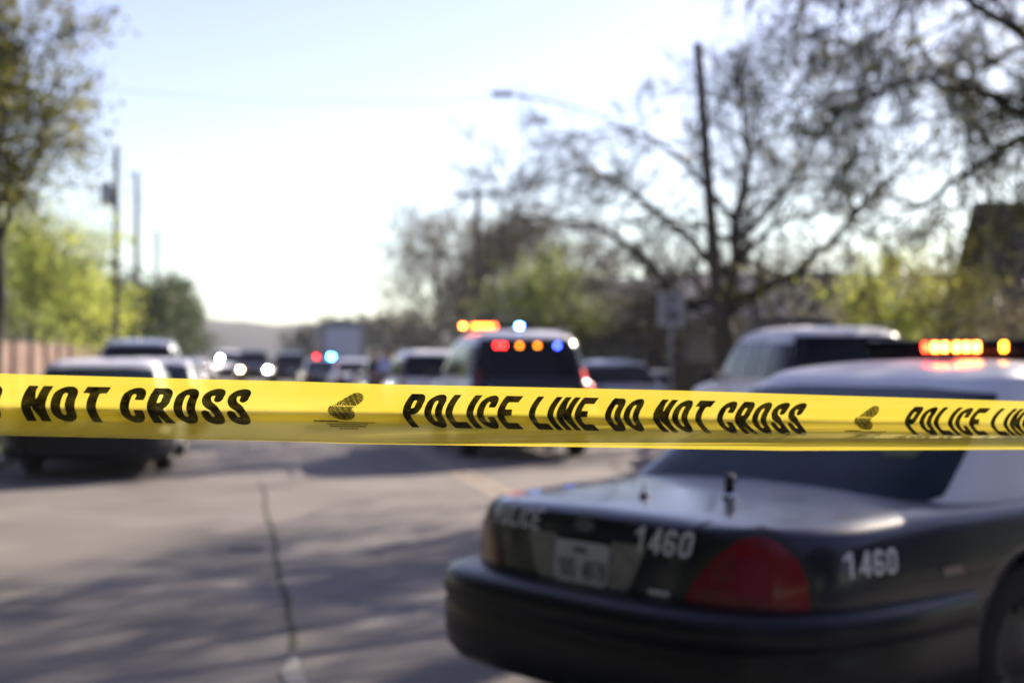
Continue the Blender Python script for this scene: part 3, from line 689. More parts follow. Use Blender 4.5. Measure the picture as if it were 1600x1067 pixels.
# the film: yellow, thin, lets light and some of the view through
def tape_material():
    m = bpy.data.materials.new('yellow_film'); m.use_nodes = True; n = m.node_tree; n.nodes.clear(); L = n.links
    out = n.nodes.new('ShaderNodeOutputMaterial'); tc = n.nodes.new('ShaderNodeTexCoord')
    mp = n.nodes.new('ShaderNodeMapping'); mp.inputs['Scale'].default_value = (3, 3, 160)
    nz = n.nodes.new('ShaderNodeTexNoise'); nz.inputs['Scale'].default_value = 1; nz.inputs['Detail'].default_value = 4
    rp = n.nodes.new('ShaderNodeValToRGB'); rp.color_ramp.elements[0].color = (.90, .72, .05, 1); rp.color_ramp.elements[1].color = (.95, .82, .11, 1)
    L.new(tc.outputs['Object'], mp.inputs[0]); L.new(mp.outputs[0], nz.inputs['Vector']); L.new(nz.outputs['Fac'], rp.inputs[0])
    tr = n.nodes.new('ShaderNodeBsdfTranslucent'); df = n.nodes.new('ShaderNodeBsdfDiffuse'); L.new(rp.outputs[0], tr.inputs[0]); L.new(rp.outputs[0], df.inputs[0])
    m1 = n.nodes.new('ShaderNodeMixShader'); m1.inputs[0].default_value = .64; L.new(df.outputs[0], m1.inputs[1]); L.new(tr.outputs[0], m1.inputs[2])
    tp = n.nodes.new('ShaderNodeBsdfTransparent'); tp.inputs[0].default_value = (.93, .93, .50, 1)
    m2 = n.nodes.new('ShaderNodeMixShader'); m2.inputs[0].default_value = .30; L.new(m1.outputs[0], m2.inputs[1]); L.new(tp.outputs[0], m2.inputs[2])
    gl = n.nodes.new('ShaderNodeBsdfGlossy'); gl.inputs['Roughness'].default_value = .35
    fr = n.nodes.new('ShaderNodeMath'); fr.operation = 'MULTIPLY_ADD'; fr.inputs[1].default_value = .25; fr.inputs[2].default_value = .035; fp_ = n.nodes.new('ShaderNodeMath'); fp_.operation = 'POWER'; fp_.inputs[1].default_value = 3; fr0 = n.nodes.new('ShaderNodeLayerWeight'); fr0.inputs[0].default_value = .5; L.new(fr0.outputs['Facing'], fp_.inputs[0]); L.new(fp_.outputs[0], fr.inputs[0])
    m3 = n.nodes.new('ShaderNodeMixShader'); L.new(fr.outputs[0], m3.inputs[0]); L.new(m2.outputs[0], m3.inputs[1]); L.new(gl.outputs[0], m3.inputs[2])
    n1 = n.nodes.new('ShaderNodeTexNoise'); n1.inputs['Scale'].default_value = 1; n1.inputs['Detail'].default_value = 5; n1.inputs['Distortion'].default_value = .6
    mp2 = n.nodes.new('ShaderNodeMapping'); mp2.inputs['Scale'].default_value = (2.5, 2.5, 190); mp2.inputs['Rotation'].default_value = (0, .05, 0)
    L.new(tc.outputs['Object'], mp2.inputs[0]); L.new(mp2.outputs[0], n1.inputs['Vector'])
    bp = n.nodes.new('ShaderNodeBump'); bp.inputs['Strength'].default_value = .25; bp.inputs['Distance'].default_value = .004; L.new(n1.outputs['Fac'], bp.inputs['Height'])
    for q_ in (tr, df, gl): L.new(bp.outputs[0], q_.inputs['Normal'])
    L.new(m3.outputs[0], out.inputs[0]); return m
M['film'] = tape_material()
tape = empty('police_tape', pix(800, 640, TZ0)); tag(tape, 'yellow plastic barrier tape stretched across the street, printed in black', 'barrier tape')
def tape_obj(name, V, F, m):
    o = mesh(name, V, F, m, None, True); b = tape.location
    for v in o.data.vertices: v.co -= b
    o.parent = tape; return o
qs = list(np.linspace(0, 1, 11)) + list(np.linspace(1, 2, 6))[1:] + list(np.linspace(2, 3, 6))[1:] + list(np.linspace(3, 4, 4))[1:]
pxs = np.linspace(-160, 1760, 321)
V = [tape_pt(px, q) for px in pxs for q in qs]; n = len(qs)
F = [(i * n + j, (i + 1) * n + j, (i + 1) * n + j + 1, i * n + j + 1) for i in range(len(pxs) - 1) for j in range(n - 1)]
tape_obj('film', V, F, M['film'])
# the flap folded up behind the middle
V = []; fq = [0, .5, 1]
for px in pxs:
    for q in np.linspace(1.28 + .05 * math.sin(px / 150), 1.97, 5): V.append(tape_pt(px, q, -.006))
n = 5; F = [(i * n + j, (i + 1) * n + j, (i + 1) * n + j + 1, i * n + j + 1) for i in range(len(pxs) - 1) for j in range(n - 1)]
tape_obj('folded_flap', V, F, M['film'])
# printing: rows in px at top and bottom of the letters
LT = [(-200, 598), (38, 602), (400, 608), (640, 615), (920, 621.5), (1250, 630), (1420, 634.5), (1600, 638), (1800, 642)]
LB = [(-200, 654), (50, 657.5), (400, 663), (650, 667.5), (940, 673), (1260, 679.5), (1430, 680), (1600, 682), (1800, 685)]
def q_of(px, py):
    ys = [itp(px, r_) for r_ in ROW]
    for i in range(4):
        if py <= ys[i + 1] or i == 3: return i + (py - ys[i]) / max(ys[i + 1] - ys[i], .5)
PER = .4008 # one repeat of the print, in units of g(u)
def g(px): u = (px - 800) / FPX; return u / (1 - TK * u)
def ginv(v): u = v / (1 + TK * v); return 800 + u * FPX
def tape_print(name, V2, F2, g0, gl, m, off=.0007, sh=1.0):
    """V2: x 0..1 along the piece, y 0 bottom .. 1 top; g0, gl: start and length along the tape"""
    V = []
    for x, y in V2:
        px = ginv(g0 + gl * x); t = 1 - y
        A = np.interp(px, [0, 700, 1500], [13, 15, 17]); B = np.interp(px, [0, 700, 1500], [10, 16, 17])
        s = A * max(0, (1 - t / .56)) ** 1.75 if t < .56 else B * ((t - .56) / .44) ** 1.6
        px2 = px + s * sh; py = itp(px2, LT) + (itp(px2, LB) - itp(px2, LT)) * t
        V.append(tape_pt(px2, q_of(px2, py), off))
    return tape_obj(name, V, F2, m)
def ink_material():
    m = bpy.data.materials.new('black_ink'); m.use_nodes = True; n = m.node_tree; n.nodes.clear(); L = n.links
    out = n.nodes.new('ShaderNodeOutputMaterial')
    df = n.nodes.new('ShaderNodeBsdfPrincipled'); df.inputs['Base Color'].default_value = (.005, .004, .003, 1); df.inputs['Roughness'].default_value = .6; df.inputs['Specular IOR Level'].default_value = .2
    tp = n.nodes.new('ShaderNodeBsdfTransparent'); tp.inputs[0].default_value = (1, 1, 1, 1)
    mx = n.nodes.new('ShaderNodeMixShader'); tc = n.nodes.new('ShaderNodeTexCoord'); nz = n.nodes.new('ShaderNodeTexNoise'); nz.inputs['Scale'].default_value = 90; nz.inputs['Detail'].default_value = 5
    mr = n.nodes.new('ShaderNodeMapRange'); mr.inputs[1].default_value = .35; mr.inputs[2].default_value = .8; mr.inputs[3].default_value = .0; mr.inputs[4].default_value = .07
    L.new(tc.outputs['Object'], nz.inputs['Vector']); L.new(nz.outputs['Fac'], mr.inputs[0]); L.new(mr.outputs[0], mx.inputs[0])
    L.new(df.outputs[0], mx.inputs[1]); L.new(tp.outputs[0], mx.inputs[2]); L.new(mx.outputs[0], out.inputs[0]); return m
M['ink'] = ink_material()
gP = g(629)                     # left edge of the P in the middle
WORDS = [('POLICE', 629, 803), ('LINE', 826, 921), ('DO', 945, 998), ('NOT', 1020, 1103), ('CROSS', 1120, 1250)]
for rep in (-1, 0, 1):
    for wd, p0, p1 in WORDS:
        a = g(p0) + rep * PER; b = g(p1) + rep * PER
        if ginv(a) > 1650 or ginv(b) < -60: continue
        v, f, Lw = text_flat(wd, 1.0, W=.52, t=.212, gap=.10, cell=.036)
        tape_print('lettering', [(x / Lw, y) for x, y in v], f, a, b - a, M['ink'])
def fingerprint(X, Y):
    t_ = np.clip(((X - .42) * .36 + (Y - .46) * .32) / (.36 ** 2 + .32 ** 2), 0, 1)
    up = np.hypot(X - .42 - .36 * t_, Y - .46 - .32 * t_) - .21
    lo = (np.hypot((X - .42 - .35 * (.3 - Y)) / .36, (Y - .30) / .27) - 1) * .27
    s = mn(up, lo)
    ridge = np.sin(120 * np.hypot((X - .55) * .8 + .35 * (Y - .5), (Y - .52) * 1.1 - .2 * (X - .5)) + 7 * np.sin(5 * X + 4 * Y) + 2.6 * np.sin(17 * X - 11 * Y) + 1.2 * np.sin(41 * X + 23 * Y))
    cutb = np.abs(Y - .525 + .02 * X) - .012
    return mx_(mx_(s, (ridge - .62) * .012), -cutb)
for rep in (0, 1):
    v, f = march(fingerprint, 0, -.02, 1.05, 1.02, .0115)
    a = g(509) + rep * PER; b = g(566) + rep * PER
    tape_print('fingerprint_mark', [(x, .15 + y * .85) for x, y in v], f, a, b - a, M['ink'], sh=.35)
    rng = random.Random(5); V2 = []; F2 = []
    for row, (y0, hh, xa, xb) in enumerate(((.115, .05, 0, .38), (.10, .028, .40, .98), (.045, .026, .22, .88), (-.02, .032, .26, .84), (-.085, .028, .42, .72))):
        x = xa
        while x < xb:
            wd_ = rng.uniform(.012, .024); k = len(V2)
            V2 += [(x, y0), (x + wd_, y0), (x + wd_ + .003, y0 + hh), (x + .003, y0 + hh)]; F2.append((k, k + 1, k + 2, k + 3))
            x += wd_ + rng.uniform(.003, .007)
    a = g(490) + rep * PER; b = g(586) + rep * PER
    tape_print('small_print', V2, F2, a, b - a, M['ink'], sh=0)

# ------------------------------------------------------------------ ground
M['grass'] = mat('grass', (.045, .075, .018), .9, c2=(.10, .13, .03), scale=1.5, bump=.6, bscale=60)
M['road'] = mat('asphalt', (.172, .158, .149), .85, c2=(.245, .224, .210), scale=.7, bump=.5, bscale=90, spec=.25)
M['walk'] = mat('concrete_walk', (.30, .28, .25), .85, c2=(.36, .34, .30), scale=2, bump=.2)
M['yline'] = mat('yellow_paint_worn', (.36, .28, .17), .8, c2=(.25, .22, .19), scale=9, lo=.4, hi=.62)
M['crack'] = mat('joint_dark', (.018, .020, .014), .9, c2=(.03, .045, .015), scale=4)
M['patch'] = mat('joint_patch', (.42, .40, .37), .9, c2=(.22, .21, .2), scale=25)
XL, XR = -3.15, 9.5
def sheet(name, x0, x1, y0, y1, z, m, kind='structure', nx=1, ny=1):
    V = [(x0 + (x1 - x0) * i / nx, y0 + (y1 - y0) * j / ny, z) for j in range(ny + 1) for i in range(nx + 1)]
    F = [(j * (nx + 1) + i, j * (nx + 1) + i + 1, (j + 1) * (nx + 1) + i + 1, (j + 1) * (nx + 1) + i) for j in range(ny) for i in range(nx)]
    o = mesh(name, V, F, m); tag(o, kind=kind); return o
sheet('ground', -700, 900, -150, 1100, -.012, M['grass'])
sheet('road', XL, XR, -60, 900, 0, M['road'])
for nm, x in (('kerb', XL - .09), ('kerb', XR + .09)):
    k = MB().box((x, 220, .06), (.18, 560, .14), bev=.02).build(nm, M['walk']); tag(k, kind='structure')
k = MB().box((XL - 1.0, 220, .045), (1.6, 560, .15)).build('verge', M['grass']); tag(k, kind='structure')
k = MB().box((XL - 2.0, 220, .05), (.35, 560, .16)).build('pavement', M['walk']); tag(k, kind='structure')
k = MB().box((XR + 1.1, 220, .045), (1.8, 560, .15)).build('verge', M['grass']); tag(k, kind='structure')
k = MB().box((XR + 2.75, 220, .05), (1.5, 560, .16)).build('pavement', M['walk']); tag(k, kind='structure')
ym = MB()
for x in (2.70, 2.90): ym.add([(x - .055, 5, .004), (x + .055, 5, .004), (x + .055, 400, .004), (x - .055, 400, .004)], [(0, 1, 2, 3)])
tag(ym.build('road_marking', M['yline']), kind='structure')
rng = random.Random(3); V = []; F = []
yy = np.arange(2.0, 17.3, .05)
for i, y in enumerate(yy):
    x = .262 + .012 * math.sin(y * 1.7) + .006 * math.sin(y * 5.1) + rng.uniform(-.004, .004) + (-.03 * max(0, (y - 10) / 6))
    wd = .010 + .007 * math.sin(y * 2.3) ** 2 + rng.uniform(0, .006)
    V += [(x - wd, y, .004), (x + wd, y, .004)]
    if i: F.append((2 * i - 2, 2 * i - 1, 2 * i + 1, 2 * i))
tag(mesh('road_joint', V, F, M['crack']), kind='structure')
V = []; F = []
for i, y in enumerate(np.arange(6.2, 7.25, .04)):
    c = .258 + .01 * math.sin(y * 9); a = .05 * (1 if y < 6.75 else (7.25 - y) / .5) + rng.uniform(-.010, .012)
    V += [(c - a - .02, y, .008), (c + a * .6, y, .008)]
    if i: F.append((2 * i - 2, 2 * i - 1, 2 * i + 1, 2 * i))
tag(mesh('road_patch', V, F, M['patch']), kind='structure')
ring_ = MB().lathe([(.10, .0), (.105, .006), (.135, .006), (.14, .0)], (.03, 11.2, .002), 'Z', 24).build('utility_cover', mat('iron_cover', (.05, .05, .05), .7))
tag(ring_, 'small dark round iron cover set in the road left of the seam', 'utility cover')

# hills far off
def hill(name, x0, x1, y, h, seed, m, depth=140):
    rg = random.Random(seed); ph = [rg.uniform(0, 6) for _ in range(6)]; nx, ny = 90, 8; V = []; F = []
    for j in range(ny + 1):
        v = j / ny
        for i in range(nx + 1):
            u = i / nx; x = x0 + (x1 - x0) * u
            e = min(1, 5 * u) * min(1, 5 * (1 - u))
            hh = h * e * (.72 + .2 * math.sin(u * 7 + ph[0]) + .09 * math.sin(u * 19 + ph[1]) + .03 * math.sin(u * 63 + ph[2]) + .02 * math.sin(u * 160 + ph[3]))
            V.append((x, y + depth * v, -1 + (hh + 1) * math.sin(v * PI / 2) ** .8))
    for j in range(ny):
        for i in range(nx): F.append((j * (nx + 1) + i, j * (nx + 1) + i + 1, (j + 1) * (nx + 1) + i + 1, (j + 1) * (nx + 1) + i))
    o = mesh(name, V, F, m, None, True); tag(o, kind='structure'); return o
M['hill'] = mat('wooded_hill', (.038, .038, .034), .95, c2=(.070, .066, .058), scale=.03, bump=.5, bscale=.3)
hill('hills', -320, 420, 560, 34, 4, M['hill'])

# ------------------------------------------------------------------ trees
M['bark'] = mat('bark', (.060, .048, .038), .9, c2=(.10, .082, .066), scale=6, bump=.6)
M['barkdark'] = mat('bark_dark', (.035, .028, .023), .9, c2=(.06, .05, .04), scale=6, bump=.6)
M['twig'] = mat('twig', (.085, .070, .060), .9, c2=(.12, .10, .085), scale=4)
LM = {'oak': leafmat('oak_leaf', (.10, .115, .025), (.24, .23, .05), trans=.55), 'lime': leafmat('fresh_leaf', (.28, .36, .06), (.58, .62, .12), trans=.62),
      'dark': leafmat('dark_leaf', (.030, .050, .012), (.065, .095, .02)), 'bud': leafmat('bud_leaf', (.12, .14, .03), (.24, .22, .05), trans=.5),
      'dry': leafmat('dry_leaf', (.13, .11, .075), (.20, .17, .11)), 'mid': leafmat('mid_leaf', (.14, .19, .035), (.30, .34, .07), trans=.55),
      'far': leafmat('far_leaf', (.055, .055, .035), (.09, .085, .055))}
class Tree:
    def __init__(s, seed): s.r = random.Random(seed); s.t = MB(); s.tip = []; s.tipd = []
    def vec(s, k=1.0): return Vector((s.r.gauss(0, k), s.r.gauss(0, k), s.r.gauss(0, k)))
    def branch(s, p, d, L, r0, depth, droop=0.0, kids=(3, 5), spread=.75, n=4, minr=.006, curl=.18):
        pts = [p.copy()]; d = d.normalized(); seg = L / n
        for i in range(n):
            d = (d + s.vec(curl) + Vector((0, 0, -droop))).normalized(); pts.append(pts[-1] + d * seg)
        r1 = max(minr, r0 * .45); rs = [r0 + (r1 - r0) * i / n for i in range(n + 1)]
        s.t.tube(pts, rs, 7 if r0 > .06 else (4 if r0 > .015 else 3), cap=False)
        if depth <= 1: s.tip += pts[1:]
        if depth > 0:
            for _ in range(s.r.randint(*kids)):
                k = s.r.uniform(.25, 1.0) * n; i = min(int(k), n - 1); q = pts[i].lerp(pts[i + 1], k - i)
                dd = ((pts[i + 1] - pts[i]).normalized() + s.vec(spread * .6)).normalized()
                s.branch(q, dd, L * s.r.uniform(.5, .78), max(minr, rs[i] * .55), depth - 1, droop, kids, spread, n, minr, curl)
        return pts
    def limb(s, P, r0, r1, every=1, depth=3, L=1.2, droop=0.0, kids=(3, 5), spread=.9, dens=1.0, minr=.006, start=.15):
        P = catmull([tuple(p) for p in P], 4); P = [Vector(p) for p in P]; n = len(P)
        P = [P[0]] + [p + s.vec(r0 * .25) for p in P[1:]]
        rs = [r0 + (r1 - r0) * (i / (n - 1)) ** .8 for i in range(n)]; s.t.tube(P, rs, 9, cap=False)
        tot = int(n * dens)
        for _ in range(tot):
            u = s.r.uniform(start, 1) * (n - 1); i = min(int(u), n - 2); q = P[i].lerp(P[i + 1], u - i)
            dd = ((P[i + 1] - P[i]).normalized() * .7 + s.vec(spread * .7)).normalized()
            s.branch(q, dd, L * s.r.uniform(.6, 1.2), max(minr, rs[i] * .5), depth, droop, kids, spread, minr=minr)
    def leaves(s, count, size, clump, lo=None):
        V = []; F = []; T = s.tip; rg = s.r
        for k in range(count):
            c = T[rg.randrange(len(T))]; p = c + s.vec(clump)
            a = s.vec(1).normalized(); b = a.cross(s.vec(1)).normalized(); h = size * rg.uniform(.6, 1.35)
            n = len(V); V += [p - a * h, p + b * h * .5, p + a * h, p - b * h * .5]; F.append((n, n + 1, n + 2, n + 3))
        return V, F
def finish(T, name, label, base, bark, leaf=None, nl=0, size=.05, clump=.2, group='street trees', cat='tree'):
    root = empty(name, base); tag(root, label, cat, group); b = Vector(base)
    o = T.t.build('trunk', bark, root, True)
    for v in o.data.vertices: v.co -= b
    if nl:
        V, F = T.leaves(nl, size, clump); mesh('crown', [p - b for p in V], F, leaf, root)
    return root
def auto_tree(name, label, base, H, spread_r, seed, bark, leaf, nl, size, clump, fork=.3, r0=.16, depth=3, limbs=7, L=None, droop=0.0, group='street trees', kids=(3, 4), minr=.008):
    T = Tree(seed); b = Vector(base); rg = T.r
    top = b + Vector((rg.uniform(-.3, .3), rg.uniform(-.3, .3), H * .8))
    f = b + Vector((rg.uniform(-.1, .1), rg.uniform(-.1, .1), H * fork))
    T.limb([b, f, f.lerp(top, .5) + T.vec(.15), top], r0, r0 * .25, depth=depth - 1, L=(L or H * .25), dens=.8, kids=kids, minr=minr, start=.5)
    for i in range(limbs):
        a = 2 * PI * (i + rg.uniform(-.3, .3)) / limbs; z = H * rg.uniform(fork, .75)
        s0 = b.lerp(top, z / (H * .8) * .85); rr = spread_r * rg.uniform(.7, 1.0) * (1 - .5 * max(0, z / H - .5)); e = Vector((b.x + rr * math.cos(a), b.y + rr * math.sin(a), min(H, z + H * rg.uniform(.1, .35))))
        m_ = s0.lerp(e, .5) + T.vec(.12 * spread_r) + Vector((0, 0, .05 * H))
        T.limb([s0, m_, e], r0 * .45, .02, depth=depth - 1, L=(L or H * .22), dens=.75, droop=droop, kids=kids, minr=minr, start=.2)
    return finish(T, name, label, base, bark, leaf, nl, size, clump, group)

# left side
auto_tree('oak_tree', 'dark small leaved tree at the far left edge, its trunk beside the fence', (-3.80, 23.2, 0), 7.3, 1.0, 14, M['barkdark'], LM['oak'], 9500, .058, .17, fork=.42, r0=.14, limbs=11, L=.85)
auto_tree('fresh_green_tree', 'bright yellow green tree above the wooden fence on the left', (-7.1, 50, 0), 6.0, 2.7, 12, M['bark'], LM['lime'], 8500, .09, .34, fork=.25, limbs=9)
auto_tree('fresh_green_tree', 'smaller lime green tree just right of the bright one beyond the fence', (-6.9, 60, 0), 5.4, 2.2, 13, M['bark'], LM['lime'], 6500, .09, .32, fork=.25, limbs=8)
for i, (x, y, h, lb_) in enumerate([(-6.2, 72, 5.6, 'dark green tree beyond the lime tree, nearest of the dark row'), (-5.9, 92, 6.0, 'dark green tree, second in the row at the left kerb'),
                               (-6.3, 112, 6.6, 'dark green tree, third in the row at the left kerb'), (-6.0, 138, 6.8, 'dark green tree, farthest in the row at the left kerb')]):
    auto_tree('evergreen_tree', lb_, (x, y, 0), h, 2.9, 20 + i, M['barkdark'], LM['dark'], 7000, .15, .4, fork=.15, depth=2, limbs=9)
# right side, far to near
for i, (x, y, h, sr) in enumerate([(11.5, 84, 8.6, 3.6), (13.2, 74, 9.2, 3.6), (10.9, 66, 7.6, 3.0), (15.5, 66, 9.0, 4.0)]):
    auto_tree('bare_tree', ['leafless tree right of the box truck, farthest left of the bare group', 'tall leafless tree in the middle of the bare group', 'shorter leafless tree left of the crossarm pole', 'leafless tree right behind the crossarm pole'][i],
              (x, y, 0), h, sr, 40 + i, M['bark'], LM['dry'], 2600, .10, .3, fork=.18, r0=.16, limbs=9, kids=(3, 5), depth=3, minr=.014)
auto_tree('young_green_tree', 'light green leafy tree above the roof of the lit police wagon', (11.2, 50, 0), 5.2, 2.0, 50, M['bark'], LM['mid'], 6500, .085, .26, fork=.25, limbs=8)
for i, (x, y, h, sr) in enumerate([(13.5, 47, 4.6, 2.4), (18.5, 48, 5.2, 2.4), (17.5, 42, 4.8, 2.6)]):
    auto_tree('brushy_tree', ['brown brushy tree behind the speed sign, leftmost of three', 'brown brushy tree behind the speed sign, middle of three', 'brown brushy tree right of the big tree trunk'][i],
              (x, y, 0), h, sr, 60 + i, M['twig'], LM['dry'], 2600, .06, .25, fork=.12, r0=.12, limbs=9, minr=.012)
# far low trees along the road end
for i in range(9):
    rg = random.Random(90 + i); x = 9 + i * 2.6 + rg.uniform(-1, 1); y = 190 - i * 10
    auto_tree('distant_tree', 'low brown green tree in the distance, %s' % ['behind the oncoming wagons', 'left of the box truck', 'just above the box truck', 'right of the box truck top', 'first past the box truck', 'second past the box truck', 'third past the box truck', 'behind the bare group', 'deep behind the bare group'][i],
              (x, y, 0), rg.uniform(5.5, 7.5), 3.4, 90 + i, M['twig'], LM['far'], 2600, .24, .5, fork=.1, depth=2, limbs=8, group='distant trees', minr=.02)

# the big tree on the right verge (limbs follow the photograph)
def P(px, py, D): return pix(px, py, D)
T = Tree(7); D = 33
base = P(1138, 558, D); base.z = 0
fk = P(1143, 440, D)
T.limb([base, P(1136, 520, D), fk, P(1150, 350, D), P(1162, 240, D), P(1152, 120, D)], .27, .035, L=1.5, depth=3, kids=(3, 4), dens=.85, minr=.0085, start=.35)
T.limb([fk, P(1135, 500, D).lerp(fk, .5), P(1060, 470, D - .5), P(1030, 425, D - 1), P(960, 365, D - 1.5), P(870, 345, D - 2), P(790, 330, D - 2)], .17, .02, L=1.3, depth=3, kids=(3, 4), dens=.9, minr=.0085)
T.limb([fk, P(1080, 380, D + .5), P(1000, 310, D + 1), P(930, 270, D + 1), P(850, 285, D + 1.5), P(770, 310, D + 1.5)], .13, .015, L=1.2, depth=3, kids=(3, 4), dens=.85, minr=.0085)
T.limb([P(1150, 350, D), P(1100, 290, D - 1), P(1040, 230, D - 1.5), P(960, 200, D - 2), P(880, 210, D - 2)], .09, .012, L=1.2, depth=3, kids=(3, 4), dens=.75, minr=.0085)
T.limb([P(1146, 470, D), P(1190, 455, D - .5), P(1250, 420, D - 1), P(1310, 365, D - 1.5), P(1380, 290, D - 2), P(1440, 230, D - 2.5)], .17, .03, L=1.3, depth=3, kids=(3, 4), dens=.9, minr=.0085)
T.limb([P(1148, 380, D), P(1200, 330, D + .5), P(1250, 260, D + 1), P(1290, 180, D + 1), P(1310, 90, D + 1)], .11, .02, L=1.3, depth=3, kids=(3, 4), dens=.75, minr=.0085)
T.limb([P(1136, 520, D), P(1100, 490, D - .5), P(1050, 475, D - 1), P(990, 455, D - 1.5), P(920, 440, D - 1.5)], .08, .012, L=1.0, depth=3, kids=(3, 4), dens=.75, minr=.0085)
T.limb([fk, P(1180, 380, D - 2), P(1240, 340, D - 3), P(1330, 320, D - 3.5)], .09, .02, L=1.2, depth=3, kids=(3, 4), dens=.75, minr=.0085)
finish(T, 'big_spreading_tree', 'big spreading almost leafless tree right of centre with a thick dark trunk', base, M['barkdark'], LM['bud'], 2600, .038, .16)

# the overhanging tree at upper right, trunk outside the picture
T = Tree(17); P0 = P; P = lambda px, py, D: P0(px, py, D * 1.33); base = Vector((11.9, 17.4, 0)); top = Vector((11.7, 17.4, 3.4))
T.limb([base, top.lerp(base, .5), top, Vector((11.5, 17.2, 5.2)), Vector((11.2, 16.8, 7.6))], .26, .08, L=1.4, depth=2, dens=.5, start=.7)
kk = dict(depth=3, droop=.12, kids=(3, 4), minr=.008)
T.limb([top, P(1700, 150, 14.2), P(1600, 60, 13.6), P(1500, -10, 13.2), P(1400, -30, 13), P(1290, -10, 13)], .12, .014, L=1.35, dens=.75, **kk)
T.limb([top, P(1680, 230, 14), P(1600, 175, 13.5), P(1520, 140, 13.2), P(1430, 130, 13), P(1340, 160, 13), P(1270, 220, 13)], .11, .012, L=1.15, dens=.75, **kk)
T.limb([top, P(1650, 200, 14.8), P(1560, 240, 15), P(1480, 290, 15), P(1400, 340, 15), P(1340, 370, 15)], .10, .012, L=1.1, dens=.7, **kk)
T.limb([top, P(1680, 60, 15), P(1580, -10, 15.5), P(1480, 40, 16), P(1380, 90, 16)], .09, .012, L=1.2, dens=.75, **kk)
T.limb([Vector((11.5, 17.2, 5.2)), P(1650, -150, 14), P(1520, -130, 14), P(1380, -110, 14), P(1250, -80, 14)], .12, .015, L=1.2, dens=.7, **kk)
finish(T, 'overhanging_tree', 'small leaved tree whose drooping boughs fill the upper right corner', base, M['barkdark'], LM['oak'], 15000, .032, .12)
P = P0

auto_tree('tall_dense_tree', 'tall leafy tree at the upper right edge behind the overhanging boughs', (14.8, 21.5, 0), 10.5, 3.9, 77, M['barkdark'], LM['oak'], 5500, .06, .2, fork=.40, r0=.22, limbs=10)
# hedge-like shrubs on the right
for i, (px, D, h, leaf, lb_) in enumerate([(1400, 27, 3.6, 'lime', 'yellow green shrub above the roof of the parked police wagon'), (1500, 25, 3.3, 'bud', 'golden green shrub left of the dark roofed house'), (1350, 33, 3.4, 'dry', 'brown shrub behind the yellow green one'), (1600, 24, 2.1, 'dry', 'low brown shrub in front of the dark roofed house')]):
    q = P(px, 558, D); auto_tree('tall_shrub', lb_, (q.x, q.y, 0), h, 1.3, 120 + i, M['twig'], LM[leaf], 3600, .05, .2, fork=.12, r0=.05, limbs=8, depth=2, L=.6, group='shrubs by the house')

# unseen trees added beside and behind the viewer to darken the reflections in the cars
for i, (x, y, h, lb_) in enumerate([(-8.2, 9.5, 8, 'added dark tree on the left verge just ahead of the viewer'), (-8.6, 14, 8, 'added dark tree on the left verge ahead of the viewer, outside the picture'), (-8.5, 3, 8, 'added dark tree on the left verge beside the viewer'), (-7.0, -4, 10, 'added dark tree on the left verge behind the viewer'), (-7.5, -13, 11, 'added dark tree on the left verge well behind the viewer'),
        (-1, -26, 12, 'added dark tree closing the street behind the viewer'), (7, -24, 12, 'second added dark tree closing the street behind the viewer'), (17.0, 1.0, 6.5, 'added dark tree on the right verge beside the viewer'), (13.5, -12, 11, 'added dark tree on the right verge well behind the viewer')]):
    auto_tree('evergreen_tree', lb_, (x, y, 0), h, 3.2 if x < 0 and y > -5 else 4.2, 300 + i, M['barkdark'], LM['dark'], 9000, .50, .9, fork=.08, depth=2, limbs=11, group='unseen trees added round the viewer')

# ------------------------------------------------------------------ fence, poles, wires, sign, lamp
M['wood'] = mat('fence_wood', (.16, .085, .060), .85, c2=(.26, .17, .13), scale=1.2, bump=.3)
M['woodlight'] = mat('fence_post_wood', (.30, .24, .19), .85, c2=(.22, .17, .14), scale=3)
M['polewood'] = mat('pole_wood', (.050, .040, .034), .9, c2=(.085, .07, .06), scale=5)
M['galv'] = mat('galvanised', (.32, .33, .34), .5, metal=.6)
fx = -5.55
fe = empty('wooden_fence', (fx, 20, 0)); tag(fe, 'reddish brown board fence with paler posts along the left pavement', 'fence')
fb = MB(); rg = random.Random(8)
for k in range(430):
    y = 30 + k * .15; fb.box((0, y - 20 + 20 - 0, .98 + rg.uniform(-.015, .015)), (.02, .14, 1.8))
o = fb.build('boards', M['wood'], fe); o.location = (0, -20 + 2, 0)
MB().box((-.04, 24, .5), (.05, 66, .09)).box((-.04, 24, 1.5), (.05, 66, .09)).build('rails', M['wood'], fe)
for k in range(23): MB().box((.06, -7 + k * 2.9, .97), (.11, .13, 1.94)).build('post', M['woodlight'], fe)

def pole(x, y, H, label, arm=0, lean=(0, 0), transformer=False, r_=.14):
    o = empty('utility_pole', (x, y, 0)); tag(o, label, 'utility pole', 'wooden utility poles')
    MB().tube([(0, 0, -.3), (lean[0] * .5, lean[1] * .5, H / 2), (lean[0], lean[1], H)], [r_, r_ * .8, r_ * .62], 12).build('pole', M['polewood'], o, True)
    if arm:
        MB().box((lean[0], lean[1] + .1, H - .35), (arm, .1, .12)).build('crossarm', M['polewood'], o)
        for s_ in (-.45, -.2, .2, .45): MB().lathe([(.001, 0), (.03, 0), (.045, .05), (.03, .1), (.001, .12)], (lean[0] + s_ * arm, lean[1] + .1, H - .29)).build('insulator', M['galv'], o, True)
    if transformer:
        MB().lathe([(.001, 0), (.22, 0), (.23, .05), (.23, .65), (.2, .72), (.001, .75)], (lean[0] - .33, lean[1], H - 2.1)).build('transformer', M['galv'], o, True)
    return o
pole(-4.4, 52, 9.0, 'tallest wooden pole on the left with a transformer near its top', 0, (.0, 0), True)
